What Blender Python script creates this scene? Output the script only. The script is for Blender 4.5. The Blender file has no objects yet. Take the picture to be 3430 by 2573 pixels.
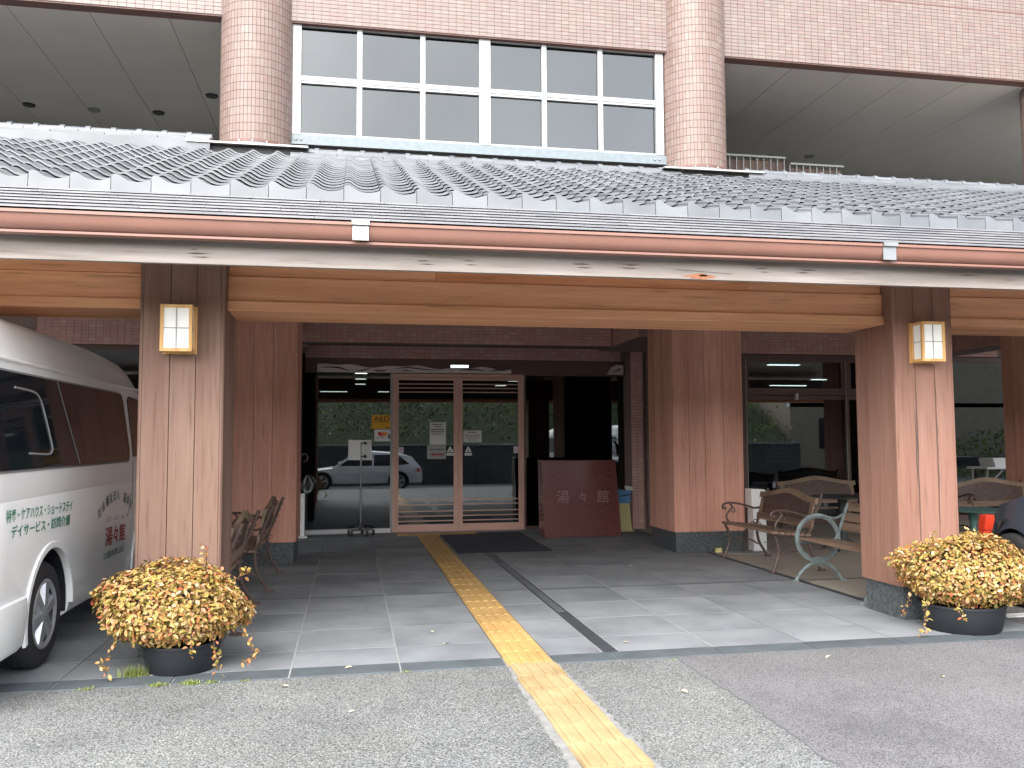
import bpy, bmesh, math, random
from mathutils import Vector, Matrix, Quaternion
random.seed(7)
R = math.radians
scn = bpy.context.scene
col = scn.collection

# ------------------------------------------------------------------ camera
YAW, PITCH, ROLL, CAM_Z = .184766, .0654010, -.0050572, 1.45
LENS = 2883.998 / 3430 * 36
_r = Vector((math.cos(YAW), -math.sin(YAW), 0)); _f = Vector((math.sin(YAW), math.cos(YAW), 0)); _u = Vector((0, 0, 1))
_f2 = _f * math.cos(PITCH) + _u * math.sin(PITCH); _u2 = -_f * math.sin(PITCH) + _u * math.cos(PITCH)
_r3 = _r * math.cos(ROLL) + _u2 * math.sin(ROLL); _u3 = -_r * math.sin(ROLL) + _u2 * math.cos(ROLL)
cd = bpy.data.cameras.new('camera'); cam = bpy.data.objects.new('camera', cd); col.objects.link(cam)
cd.lens = LENS; cd.sensor_width = 36; cd.sensor_fit = 'HORIZONTAL'; cd.clip_end = 500; cd.clip_start = .05
cam.matrix_world = Matrix(((_r3.x, _u3.x, -_f2.x, 0), (_r3.y, _u3.y, -_f2.y, 0), (_r3.z, _u3.z, -_f2.z, CAM_Z), (0, 0, 0, 1)))
scn.camera = cam
def in_view(p, m=.04):
    d = Vector(p) - Vector((0, 0, CAM_Z)); w = d.dot(_f2)
    return w > .1 and abs(d.dot(_r3) / w) < .595 + m and abs(d.dot(_u3) / w) < .446 + m

# ------------------------------------------------------------------ sky, sun, exposure
SUN_EL, SUN_ROT = R(42), R(206)
w = bpy.data.worlds.new('World'); scn.world = w; w.use_nodes = True
nt = w.node_tree; bg = nt.nodes['Background']
sky = nt.nodes.new('ShaderNodeTexSky'); sky.sky_type = 'NISHITA'; sky.sun_disc = False
sky.sun_elevation = SUN_EL; sky.sun_rotation = SUN_ROT; sky.air_density = 1.0; sky.dust_density = 3.0
hs = nt.nodes.new('ShaderNodeHueSaturation'); hs.inputs['Saturation'].default_value = .30
nz = nt.nodes.new('ShaderNodeTexNoise'); nz.inputs['Scale'].default_value = 2.2; nz.inputs['Detail'].default_value = 6
mr = nt.nodes.new('ShaderNodeMapRange'); mr.inputs[1].default_value = .3; mr.inputs[2].default_value = .7; mr.inputs[3].default_value = .70; mr.inputs[4].default_value = 1.30
mx = nt.nodes.new('ShaderNodeVectorMath'); mx.operation = 'SCALE'
nt.links.new(sky.outputs[0], hs.inputs['Color']); nt.links.new(nz.outputs[0], mr.inputs[0])
nt.links.new(hs.outputs[0], mx.inputs[0]); nt.links.new(mr.outputs[0], mx.inputs['Scale'])
nt.links.new(mx.outputs[0], bg.inputs['Color']); bg.inputs['Strength'].default_value = .15
sl = bpy.data.lights.new('sun', 'SUN'); sun = bpy.data.objects.new('sun', sl); col.objects.link(sun)
sl.energy = .8; sl.angle = R(115); sl.color = (1, .96, .9)
sv = Vector((math.sin(SUN_ROT) * math.cos(SUN_EL), math.cos(SUN_ROT) * math.cos(SUN_EL), math.sin(SUN_EL)))
sun.rotation_euler = sv.to_track_quat('Z', 'Y').to_euler()
vs = scn.view_settings; vs.view_transform = 'Standard'; vs.look = 'None'; vs.gamma = 1; vs.use_curve_mapping = False
vs.exposure = 2.2
try:
    scn.cycles.max_bounces = 10; scn.cycles.diffuse_bounces = 8; scn.cycles.transparent_max_bounces = 8; scn.cycles.use_denoising = True
except Exception: pass

# ------------------------------------------------------------------ materials
MAT = {}
def mat(name, c, rough=.6, metal=0, spec=.5, var=0, vscale=4, stretch=(1, 1, 1), c2=None, bump=0, bscale=None, rnd=0, emit=0, coat=0, detail=5, grain=None):
    m = bpy.data.materials.new(name); m.use_nodes = True; t = m.node_tree; b = t.nodes['Principled BSDF']
    N = t.nodes.new; L = t.links.new
    b.inputs['Roughness'].default_value = rough; b.inputs['Metallic'].default_value = metal
    b.inputs['Specular IOR Level'].default_value = spec; b.inputs['Coat Weight'].default_value = coat
    b.inputs['Base Color'].default_value = (*c, 1)
    if emit: b.inputs['Emission Color'].default_value = (*c, 1); b.inputs['Emission Strength'].default_value = emit
    if var or c2 or bump or rnd:
        tc = N('ShaderNodeTexCoord'); mp = N('ShaderNodeMapping'); mp.inputs['Scale'].default_value = stretch
        oi = N('ShaderNodeObjectInfo'); ad = N('ShaderNodeVectorMath'); ad.operation = 'ADD'
        sc = N('ShaderNodeMath'); sc.operation = 'MULTIPLY'; sc.inputs[1].default_value = 37.
        L(oi.outputs['Random'], sc.inputs[0]); L(tc.outputs['Object'], mp.inputs['Vector']); L(mp.outputs[0], ad.inputs[0]); L(sc.outputs[0], ad.inputs[1])
        nz = N('ShaderNodeTexNoise'); nz.inputs['Scale'].default_value = vscale; nz.inputs['Detail'].default_value = detail; L(ad.outputs[0], nz.inputs['Vector'])
        rp = N('ShaderNodeValToRGB'); e = rp.color_ramp.elements
        e[0].position = .3; e[1].position = .7
        c2 = c2 or c
        e[0].color = (*[max(0, x * (1 - var)) for x in c], 1); e[1].color = (*[min(1, x * (1 + var)) for x in c2], 1)
        L(nz.outputs[0], rp.inputs[0]); out = rp.outputs[0]
        if grain:
            mg = N('ShaderNodeMapping'); mg.inputs['Scale'].default_value = grain; ag = N('ShaderNodeVectorMath'); ag.operation = 'ADD'
            L(tc.outputs['Object'], mg.inputs['Vector']); L(mg.outputs[0], ag.inputs[0]); L(sc.outputs[0], ag.inputs[1])
            ng = N('ShaderNodeTexNoise'); ng.inputs['Scale'].default_value = 3; ng.inputs['Detail'].default_value = 8; ng.inputs['Roughness'].default_value = .65; L(ag.outputs[0], ng.inputs['Vector'])
            rg_ = N('ShaderNodeValToRGB'); eg = rg_.color_ramp.elements; eg[0].position = .30; eg[0].color = (.62, .58, .56, 1); eg[1].position = .70; eg[1].color = (1.12, 1.13, 1.14, 1)
            em = rg_.color_ramp.elements.new(.42); em.color = (.97, .96, .95, 1); L(ng.outputs[0], rg_.inputs[0])
            mg2 = N('ShaderNodeVectorMath'); mg2.operation = 'MULTIPLY'; L(out, mg2.inputs[0]); L(rg_.outputs[0], mg2.inputs[1]); out = mg2.outputs[0]
        if rnd:
            hv = N('ShaderNodeHueSaturation'); mrr = N('ShaderNodeMapRange'); mrr.inputs[3].default_value = 1 - rnd; mrr.inputs[4].default_value = 1 + rnd
            L(oi.outputs['Random'], mrr.inputs[0]); L(mrr.outputs[0], hv.inputs['Value']); L(out, hv.inputs['Color']); out = hv.outputs[0]
        L(out, b.inputs['Base Color'])
        if bump:
            n2 = N('ShaderNodeTexNoise'); n2.inputs['Scale'].default_value = bscale or vscale * 4; n2.inputs['Detail'].default_value = 4; L(ad.outputs[0], n2.inputs['Vector'])
            bp = N('ShaderNodeBump'); bp.inputs['Strength'].default_value = bump; bp.inputs['Distance'].default_value = .01
            L(n2.outputs[0], bp.inputs['Height']); L(bp.outputs[0], b.inputs['Normal'])
    MAT[name] = m; return m
def mat_pieces(name, cols, rough=.4, spec=.5, bump=0, trans=0):
    """one of several colours for each piece, whether it is its own object or an island of a joined mesh"""
    m = bpy.data.materials.new(name); m.use_nodes = True; t = m.node_tree; b = t.nodes['Principled BSDF']; N = t.nodes.new; L = t.links.new
    oi = N('ShaderNodeObjectInfo'); ge = N('ShaderNodeNewGeometry'); a = N('ShaderNodeMath'); a.operation = 'ADD'; f = N('ShaderNodeMath'); f.operation = 'FRACT'
    L(oi.outputs['Random'], a.inputs[0]); L(ge.outputs['Random Per Island'], a.inputs[1]); L(a.outputs[0], f.inputs[0])
    rp = N('ShaderNodeValToRGB'); cr = rp.color_ramp; cr.interpolation = 'LINEAR'
    n = len(cols)
    while len(cr.elements) < n: cr.elements.new(.5)
    for i, c in enumerate(cols): cr.elements[i].position = i / (n - 1); cr.elements[i].color = (*c, 1)
    L(f.outputs[0], rp.inputs[0])
    nz = N('ShaderNodeTexNoise'); nz.inputs['Scale'].default_value = 3; tc = N('ShaderNodeTexCoord'); L(tc.outputs['Object'], nz.inputs['Vector'])
    mr = N('ShaderNodeMapRange'); mr.inputs[3].default_value = .85; mr.inputs[4].default_value = 1.12; L(nz.outputs[0], mr.inputs[0])
    hv = N('ShaderNodeHueSaturation'); L(rp.outputs[0], hv.inputs['Color']); L(mr.outputs[0], hv.inputs['Value'])
    L(hv.outputs[0], b.inputs['Base Color']); b.inputs['Roughness'].default_value = rough; b.inputs['Specular IOR Level'].default_value = spec
    MAT[name] = m; return m
def mat_glass(name, refl, trans, tint=(.6, .7, .7), rough=0.0, fres=True):
    m = bpy.data.materials.new(name); m.use_nodes = True; t = m.node_tree; N = t.nodes.new; L = t.links.new
    t.nodes.remove(t.nodes['Principled BSDF']); o = t.nodes['Material Output']
    tr = N('ShaderNodeBsdfTransparent'); tr.inputs[0].default_value = (*[x * trans for x in tint], 1)
    gl = N('ShaderNodeBsdfGlossy'); gl.inputs['Roughness'].default_value = rough; gl.inputs[0].default_value = (.92, .97, 1, 1)
    mxs = N('ShaderNodeMixShader'); fr = N('ShaderNodeFresnel'); fr.inputs[0].default_value = 1.5
    ad = N('ShaderNodeMath'); ad.operation = 'ADD'; ad.inputs[1].default_value = refl; ad.use_clamp = True
    L(fr.outputs[0], ad.inputs[0]); L(ad.outputs[0], mxs.inputs[0]); L(tr.outputs[0], mxs.inputs[1]); L(gl.outputs[0], mxs.inputs[2]); L(mxs.outputs[0], o.inputs[0])
    MAT[name] = m; return m
def mat_pebble(name, cols, scale, bump, rough=.8, patch=.12):
    m = bpy.data.materials.new(name); m.use_nodes = True; t = m.node_tree; b = t.nodes['Principled BSDF']; N = t.nodes.new; L = t.links.new
    tc = N('ShaderNodeTexCoord'); v = N('ShaderNodeTexVoronoi'); v.inputs['Scale'].default_value = scale; L(tc.outputs['Object'], v.inputs['Vector'])
    sx = N('ShaderNodeSeparateColor'); L(v.outputs['Color'], sx.inputs[0])
    rp = N('ShaderNodeValToRGB'); cr = rp.color_ramp; n = len(cols)
    while len(cr.elements) < n: cr.elements.new(.5)
    for i, c in enumerate(cols): cr.elements[i].position = i / (n - 1); cr.elements[i].color = (*c, 1)
    L(sx.outputs[0], rp.inputs[0])
    nz = N('ShaderNodeTexNoise'); nz.inputs['Scale'].default_value = 1.3; nz.inputs['Detail'].default_value = 6; L(tc.outputs['Object'], nz.inputs['Vector'])
    mr = N('ShaderNodeMapRange'); mr.inputs[1].default_value = .3; mr.inputs[2].default_value = .7; mr.inputs[3].default_value = 1 - patch; mr.inputs[4].default_value = 1 + patch; L(nz.outputs[0], mr.inputs[0])
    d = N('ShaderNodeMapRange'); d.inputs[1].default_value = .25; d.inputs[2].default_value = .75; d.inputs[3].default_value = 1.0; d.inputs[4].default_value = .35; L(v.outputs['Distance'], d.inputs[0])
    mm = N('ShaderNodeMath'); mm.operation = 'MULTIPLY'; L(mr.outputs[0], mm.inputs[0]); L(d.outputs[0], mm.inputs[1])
    hv = N('ShaderNodeHueSaturation'); L(rp.outputs[0], hv.inputs['Color']); L(mm.outputs[0], hv.inputs['Value'])
    n3 = N('ShaderNodeTexNoise'); n3.inputs['Scale'].default_value = .9; n3.inputs['Detail'].default_value = 7; n3.inputs['Roughness'].default_value = .7; L(tc.outputs['Object'], n3.inputs['Vector'])
    r3 = N('ShaderNodeValToRGB'); e3 = r3.color_ramp.elements; e3[0].position = .36; e3[0].color = (.80, .80, .79, 1); e3[1].position = .56; e3[1].color = (1.03, 1.02, 1.0, 1)
    el = r3.color_ramp.elements.new(.46); el.color = (.98, .97, .98, 1); L(n3.outputs[0], r3.inputs[0])
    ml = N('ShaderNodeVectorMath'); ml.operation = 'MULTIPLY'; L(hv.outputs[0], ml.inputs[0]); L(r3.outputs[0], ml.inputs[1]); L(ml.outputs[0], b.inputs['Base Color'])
    bp = N('ShaderNodeBump'); bp.inputs['Strength'].default_value = bump; bp.inputs['Distance'].default_value = .006; bp.invert = True
    L(v.outputs['Distance'], bp.inputs['Height']); L(bp.outputs[0], b.inputs['Normal']); b.inputs['Roughness'].default_value = rough
    MAT[name] = m; return m

mat_pieces('brick', [(0.174, 0.130, 0.116), (0.180, 0.121, 0.110), (0.165, 0.125, 0.110), (0.191, 0.150, 0.133), (0.168, 0.110, 0.099), (0.182, 0.142, 0.125), (0.159, 0.118, 0.102)], .35)
mat_pieces('brick_shade_lift', [(.52, .31, .27), (.54, .29, .25), (.48, .29, .25), (.56, .36, .31), (.50, .26, .23)], .35)  # same brick as the upper wall, colour lightened to offset the canopy shade
mat_pieces('column_tile', [(0.189, 0.130, 0.113), (0.208, 0.164, 0.145), (0.196, 0.132, 0.113), (0.177, 0.126, 0.104), (0.199, 0.142, 0.130), (0.186, 0.135, 0.117)], .42, .35)
mat('grout', (0.216, 0.150, 0.132), .85, var=.08)
mat('maroon', (.13, .062, .05), .5, var=.1)
mat('soffit_panel', (0.510, 0.489, 0.459), .7, var=.04, vscale=1.5)
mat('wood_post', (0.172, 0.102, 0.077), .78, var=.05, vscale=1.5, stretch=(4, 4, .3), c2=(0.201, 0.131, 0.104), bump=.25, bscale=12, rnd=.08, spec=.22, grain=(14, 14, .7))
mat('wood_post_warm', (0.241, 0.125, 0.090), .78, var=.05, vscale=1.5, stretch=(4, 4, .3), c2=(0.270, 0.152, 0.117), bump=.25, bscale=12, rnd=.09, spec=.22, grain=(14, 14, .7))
mat('wood_beam', (.60, .285, .150), .72, var=.08, vscale=1.3, stretch=(.35, 5, 5), c2=(.70, .365, .205), bump=.2, bscale=9, rnd=.07, spec=.25, grain=(.7, 14, 14))
mat('wood_beam_red', (0.572, 0.221, 0.098), .72, var=.08, vscale=1.3, stretch=(.35, 5, 5), c2=(0.650, 0.305, 0.156), bump=.2, bscale=9, spec=.25, grain=(.7, 14, 14))
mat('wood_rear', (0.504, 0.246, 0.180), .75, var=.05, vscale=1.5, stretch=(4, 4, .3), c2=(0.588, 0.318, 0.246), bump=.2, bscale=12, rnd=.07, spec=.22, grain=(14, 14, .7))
mat('ceiling_bounce', (.70, .65, .58), .75, var=.06, vscale=3)  # unseen ceiling made near white to bounce light under the canopy
mat('wood_dark', (.08, .05, .04), .7, var=.15, vscale=3)
mat('fascia', (0.242, 0.209, 0.184), .75, var=.14, vscale=1.7, stretch=(.5, 5, 5), c2=(0.319, 0.290, 0.271), bump=.15, bscale=8, spec=.2, grain=(.6, 9, 9))
mat('knot', (.10, .075, .06), .8, var=.3, vscale=20)
mat('knot_red', (.30, .12, .06), .7, var=.3, vscale=20)
mat('kawara', (0.100, 0.109, 0.122), .30, var=.16, vscale=1.6, c2=(0.131, 0.140, 0.151), rnd=.12, spec=.5)
mat('slate_under', (.03, .03, .033), .8)
mat('slate', (0.144, 0.150, 0.166), .42, var=.18, vscale=3, stretch=(1, 4, 4), c2=(0.183, 0.183, 0.191), rnd=.09, spec=.6)
mat('gutter', (0.221, 0.111, 0.085), .38, var=.06)
mat('steel', (0.275, 0.285, 0.290), .38, metal=.85, var=.1, vscale=9)
mat('galv', (0.145, 0.174, 0.191), .45, metal=.1, var=.12, vscale=14)
mat('alu', (0.294, 0.298, 0.302), .42, metal=.25)
mat('dark_void', (.012, .012, .014), .6)
mat('copper_frame', (.60, .36, .29), .45, var=.05)
mat('brown_frame', (.13, .075, .062), .4)
mat('paving', (0.173, 0.186, 0.200), .75, var=.13, vscale=2.0, c2=(0.210, 0.223, 0.234), bump=.12, bscale=220, rnd=.07, spec=.2)
mat('kerb_stone', (0.081, 0.097, 0.108), .55, var=.15, vscale=6, bump=.1, bscale=200, rnd=.07)
mat('joint', (0.259, 0.266, 0.266), .85, var=.15, vscale=9)
mat('joint_dark', (.10, .105, .11), .85)
mat('beige_floor', (.30, .265, .22), .7, var=.1, vscale=3)
mat('drain', (.045, .052, .06), .5, var=.2, vscale=8)
mat('drain_light', (.11, .12, .13), .45, var=.2, vscale=8)
mat('mat_carpet', (.035, .042, .058), .9, var=.15, vscale=40)
mat('tactile', (0.432, 0.266, 0.096), .6, var=.08, vscale=3, c2=(0.478, 0.307, 0.119), rnd=.06)
mat('tactile_out', (0.328, 0.233, 0.112), .6, var=.10, vscale=5, c2=(0.366, 0.273, 0.148), rnd=.06)
mat('mortar', (.21, .21, .205), .9, var=.2, vscale=14, bump=.4, bscale=60)
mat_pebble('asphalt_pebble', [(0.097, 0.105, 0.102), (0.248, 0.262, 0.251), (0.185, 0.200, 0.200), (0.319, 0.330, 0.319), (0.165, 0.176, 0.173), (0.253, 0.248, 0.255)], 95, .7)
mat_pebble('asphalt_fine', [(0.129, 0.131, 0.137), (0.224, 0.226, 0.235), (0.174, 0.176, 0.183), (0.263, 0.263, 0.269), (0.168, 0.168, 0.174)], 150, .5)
mat('granite', (.035, .042, .047), .42, var=.5, vscale=60, c2=(.085, .095, .10))
mat('granite_red', (.12, .036, .032), .2, var=.3, vscale=70, c2=(.155, .058, .052))
mat('engrave', (.27, .17, .16), .7)
mat('white_paint', (.82, .84, .84), .28, spec=.5, coat=.4)
mat('grey_paint', (.075, .088, .12), .3, metal=.3, coat=.8)
mat('silver_paint', (.58, .60, .62), .3, metal=.35, coat=.8)
mat('car_glass', (.008, .011, .015), .04, spec=.45)
mat('rubber', (.022, .022, .024), .75, bump=.1, bscale=60)
mat('alloy', (.45, .47, .50), .35, metal=.6)
mat('plastic_black', (.018, .02, .025), .45)
mat('plastic_grey', (.20, .21, .21), .5)
mat('lamp_red', (.5, .02, .02), .2)
mat('headlamp', (.30, .22, .19), .1, spec=.8, coat=1)
mat('line_white', (.7, .7, .68), .7, var=.1, vscale=20)
mat('text_green', (.012, .19, .12), .5)
mat('text_teal', (.035, .13, .115), .5)
mat('text_red', (.36, .012, .03), .5)
mat('text_black', (.02, .02, .02), .6)
mat('lamp_frame', (.62, .33, .10), .5, var=.12, vscale=2, stretch=(6, 6, 1), c2=(.72, .45, .19))
mat('lamp_paper', (.86, .86, .83), .6, emit=.015)
mat('lamp_muntin', (.35, .35, .33), .6)
mat('iron_brown', (0.101, 0.066, 0.056), .5, var=.25, vscale=20, metal=.2)
mat('iron_verdigris', (0.160, 0.196, 0.196), .6, var=.3, vscale=20, metal=.1)
mat('iron_dark', (.03, .035, .037), .5, var=.2, vscale=20)
mat('iron_green', (.06, .14, .125), .5, var=.25, vscale=20)
mat('bench_wood', (0.170, 0.106, 0.072), .65, var=.2, vscale=2, stretch=(.5, 8, 8), c2=(0.246, 0.166, 0.119), rnd=.1)
mat('bench_rail', (0.180, 0.124, 0.083), .6, var=.2, vscale=3, c2=(0.232, 0.165, 0.112))
mat('white_plastic', (.70, .71, .71), .45)
mat('yellow', (.72, .36, .015), .5)
mat('pale_yellow', (.60, .52, .25), .6)
mat('blue', (.10, .27, .52), .5)
mat('orange', (.75, .055, .02), .45)
mat('paper', (.62, .64, .62), .8)
mat('paper_grey', (.33, .34, .33), .8)
mat('arrow_red', (.32, .035, .06), .7)
mat('heart_red', (.70, .06, .03), .6)
mat('heart_orange', (.85, .30, .05), .6)
mat('heart_pink', (.6, .4, .5), .6)
mat('ceiling_light', (1, .98, .85), .5, emit=2.2)
mat('tube_light', (.8, .95, 1), .5, emit=1.2)
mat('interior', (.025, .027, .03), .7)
mat('carved', (.60, .52, .48), .8, var=.2, vscale=6, stretch=(1, 4, 4))
mat('pot', (.011, .013, .017), .5)
mat('twig', (.07, .045, .03), .9)
mat_pieces('leaf', [(0.300, 0.211, 0.047), (0.420, 0.279, 0.078), (0.210, 0.180, 0.035), (0.500, 0.333, 0.125), (0.380, 0.153, 0.051), (0.130, 0.135, 0.027), (0.440, 0.198, 0.086), (0.280, 0.211, 0.043), (0.620, 0.450, 0.265), (0.420, 0.090, 0.039), (0.340, 0.234, 0.062), (0.240, 0.198, 0.039)], .45, .35)
mat_pieces('weed', [(0.096, 0.144, 0.024), (0.180, 0.228, 0.048), (0.240, 0.252, 0.072)], .6)
mat_pieces('hedge_leaf', [(.015, .05, .008), (.035, .09, .012), (.16, .24, .03), (.01, .03, .006), (.05, .12, .015), (.28, .33, .06), (.012, .04, .008)], .6)
mat_pieces('dry_leaf', [(.55, .42, .25), (.62, .55, .40), (.45, .28, .12)], .7)
mat('stone_wall', (.045, .048, .046), .8, var=.4, vscale=4, bump=.3)
mat('bank', (.025, .04, .012), .9, var=.3)
mat('beige_brick', (0.228, 0.198, 0.150), .7, var=.15, vscale=6)
mat_glass('window_glass', .025, .25, (.75, .85, .9))
mat_glass('door_glass', .10, .35, (.8, .9, .9))
mat_glass('black_glass', .06, .35, (.5, .6, .6))
mat_glass('side_glass', .10, .45, (.8, .9, .95))
mat_glass('bag', .10, .85, (1, 1, 1), .3)

# ------------------------------------------------------------------ mesh helpers
class MB:
    def __init__(s): s.v = []; s.f = []
    def add(s, vs, fs):
        o = len(s.v); s.v += [tuple(p) for p in vs]; s.f += [tuple(i + o for i in q) for q in fs]; return s
    def box(s, x0, x1, y0, y1, z0, z1):
        return s.add([(x0, y0, z0), (x1, y0, z0), (x1, y1, z0), (x0, y1, z0), (x0, y0, z1), (x1, y0, z1), (x1, y1, z1), (x0, y1, z1)],
                     [(0, 3, 2, 1), (4, 5, 6, 7), (0, 1, 5, 4), (1, 2, 6, 5), (2, 3, 7, 6), (3, 0, 4, 7)])
    def prism(s, pts, a, b, axis='x'):
        """closed polygon PTS extruded from a to b along AXIS; pts are the two other coordinates in order"""
        n = len(pts); P = lambda p, t: (t, p[0], p[1]) if axis == 'x' else ((p[0], t, p[1]) if axis == 'y' else (p[0], p[1], t))
        vs = [P(p, a) for p in pts] + [P(p, b) for p in pts]
        return s.add(vs, [tuple(range(n)), tuple(range(2 * n - 1, n - 1, -1))] + [(i, i + n, (i + 1) % n + n, (i + 1) % n) for i in range(n)])
    def tube(s, path, r, n=6, cap=True, flat=None):
        path = [Vector(p) for p in path]; m = len(path); rs = r if isinstance(r, (list, tuple)) else [r] * m
        vs = []; up = Vector((0, 0, 1)); last = None
        for i, p in enumerate(path):
            t = (path[min(i + 1, m - 1)] - path[max(i - 1, 0)]).normalized()
            if last is None:
                a = t.cross(up) if abs(t.z) < .9 else t.cross(Vector((1, 0, 0)))
            else: a = last - t * last.dot(t)
            a.normalize(); last = a; b = t.cross(a)
            for k in range(n):
                c, d = math.cos(2 * math.pi * k / n), math.sin(2 * math.pi * k / n)
                vs.append(p + a * (c * rs[i]) + b * (d * rs[i]))
        fs = [(i * n + k, i * n + (k + 1) % n, (i + 1) * n + (k + 1) % n, (i + 1) * n + k) for i in range(m - 1) for k in range(n)]
        if cap: fs += [tuple(range(n - 1, -1, -1)), tuple((m - 1) * n + k for k in range(n))]
        return s.add(vs, fs)
    def lathe(s, prof, c=(0, 0, 0), axis='z', n=24, sx=1, sy=1, cap=True):
        vs = []
        for (r, h) in prof:
            for k in range(n):
                a = 2 * math.pi * k / n; u, v = r * math.cos(a) * sx, r * math.sin(a) * sy
                p = (u, v, h) if axis == 'z' else ((h, u, v) if axis == 'x' else (u, h, v))
                vs.append((p[0] + c[0], p[1] + c[1], p[2] + c[2]))
        m = len(prof)
        fs = [(i * n + k, i * n + (k + 1) % n, (i + 1) * n + (k + 1) % n, (i + 1) * n + k) for i in range(m - 1) for k in range(n)]
        if cap and prof[0][0] > 1e-6: fs.append(tuple(range(n - 1, -1, -1)))
        if cap and prof[-1][0] > 1e-6: fs.append(tuple((m - 1) * n + k for k in range(n)))
        return s.add(vs, fs)
    def mesh(s, name, mt, off=(0, 0, 0), smooth=False, bevel=0):
        me = bpy.data.meshes.new(name)
        me.from_pydata([(p[0] - off[0], p[1] - off[1], p[2] - off[2]) for p in s.v], [], s.f)
        bm = bmesh.new(); bm.from_mesh(me)
        if bevel:
            bmesh.ops.remove_doubles(bm, verts=bm.verts, dist=1e-5)
            bmesh.ops.bevel(bm, geom=[e for e in bm.edges if e.is_manifold and e.calc_face_angle(0) > .5], offset=bevel, segments=2, affect='EDGES', profile=.6)
        bmesh.ops.recalc_face_normals(bm, faces=bm.faces); bm.to_mesh(me); bm.free()
        if smooth:
            me.shade_smooth()
            try: me.set_sharp_from_angle(angle=R(38))
            except Exception: pass
        me.materials.append(MAT[mt]); return me
def wloc(o):
    v = Vector((0, 0, 0))
    while o is not None: v += o.location; o = o.parent
    return v
def link(name, me, parent=None, loc=(0, 0, 0)):
    o = bpy.data.objects.new(name, me); col.objects.link(o); o.location = loc
    if parent: o.parent = parent
    return o
def obj(name, mb, mt, parent=None, smooth=False, bevel=0, label=None, kind=None):
    o = link(name, mb.mesh(name, mt, wloc(parent) if parent else (0, 0, 0), smooth, bevel), parent)
    if label: o['label'] = label
    if kind: o['kind'] = kind
    return o
def piece(name, me, parent, loc, rot=None, scale=None):
    o = link(name, me, parent, Vector(loc) - wloc(parent))
    if rot is not None: o.rotation_euler = rot
    if scale is not None: o.scale = scale
    return o
def tag(o, label=None, cat=None, group=None, kind=None):
    if label: o['label'] = label
    if cat: o['category'] = cat
    if group: o['group'] = group
    if kind: o['kind'] = kind
    return o
def thing(name, loc, label, cat, group=None, kind=None):
    return tag(link(name, None, None, loc), label, cat, group, kind)
def copy_tree(o, parent=None):
    c = o.copy(); col.objects.link(c); c.parent = parent
    for ch in list(o.children): copy_tree(ch, c)
    return c
def bez(p0, p1, p2, p3, n=8):
    out = []
    for i in range(n + 1):
        t = i / n; a = (1 - t)
        out.append(tuple(a ** 3 * p0[k] + 3 * a * a * t * p1[k] + 3 * a * t * t * p2[k] + t ** 3 * p3[k] for k in range(len(p0))))
    return out
def spline(pts, n=5):
    """Catmull-Rom through PTS"""
    P = [Vector(p) for p in pts]; out = []
    for i in range(len(P) - 1):
        a, b, c, d = P[max(i - 1, 0)], P[i], P[i + 1], P[min(i + 2, len(P) - 1)]
        for k in range(n):
            t = k / n
            out.append(.5 * ((2 * b) + (c - a) * t + (2 * a - 5 * b + 4 * c - d) * t * t + (3 * b - a - 3 * c + d) * t ** 3))
    return out + [P[-1]]
def text_mesh(s, mt, name='lettering', width=None, height=None, off=0):
    cu = bpy.data.curves.new(name, 'FONT'); cu.body = s; cu.size = 1; cu.align_x = 'CENTER'; cu.align_y = 'CENTER'; cu.offset = off; cu.resolution_u = 3
    o = bpy.data.objects.new(name, cu); col.objects.link(o)
    me = bpy.data.meshes.new_from_object(o.evaluated_get(bpy.context.evaluated_depsgraph_get()))
    bpy.data.objects.remove(o); bpy.data.curves.remove(cu); me.name = name
    if len(me.vertices):
        xs = [v.co.x for v in me.vertices]; ys = [v.co.y for v in me.vertices]
        W, H = max(xs) - min(xs), max(ys) - min(ys); cx, cy = (max(xs) + min(xs)) / 2, (max(ys) + min(ys)) / 2
        kx = width / W if width else None; ky = height / H if height else None
        kx = kx or ky; ky = ky or kx
        for v in me.vertices: v.co.x = (v.co.x - cx) * kx; v.co.y = (v.co.y - cy) * ky; v.co.z = 0
    me.materials.clear(); me.materials.append(MAT[mt]); return me
FRONT = Matrix(((1, 0, 0), (0, 0, -1), (0, 1, 0)))       # text lying in a wall that faces the road (-y)
def put_text(s, mt, parent, loc, width=None, height=None, face='front', rot=0, off=0, name='lettering'):
    me = text_mesh(s, mt, name, width, height, off)
    o = link(name, me, parent, Vector(loc) - (wloc(parent) if parent else Vector()))
    e = {'front': (R(90), 0, 0), 'right': (R(90), 0, R(90)), 'back': (R(90), 0, R(180))}[face]
    q = Matrix.Rotation(e[2], 4, 'Z') @ Matrix.Rotation(e[0], 4, 'X') @ Matrix.Rotation(rot, 4, 'Z')
    o.rotation_euler = q.to_euler(); return o

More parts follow.
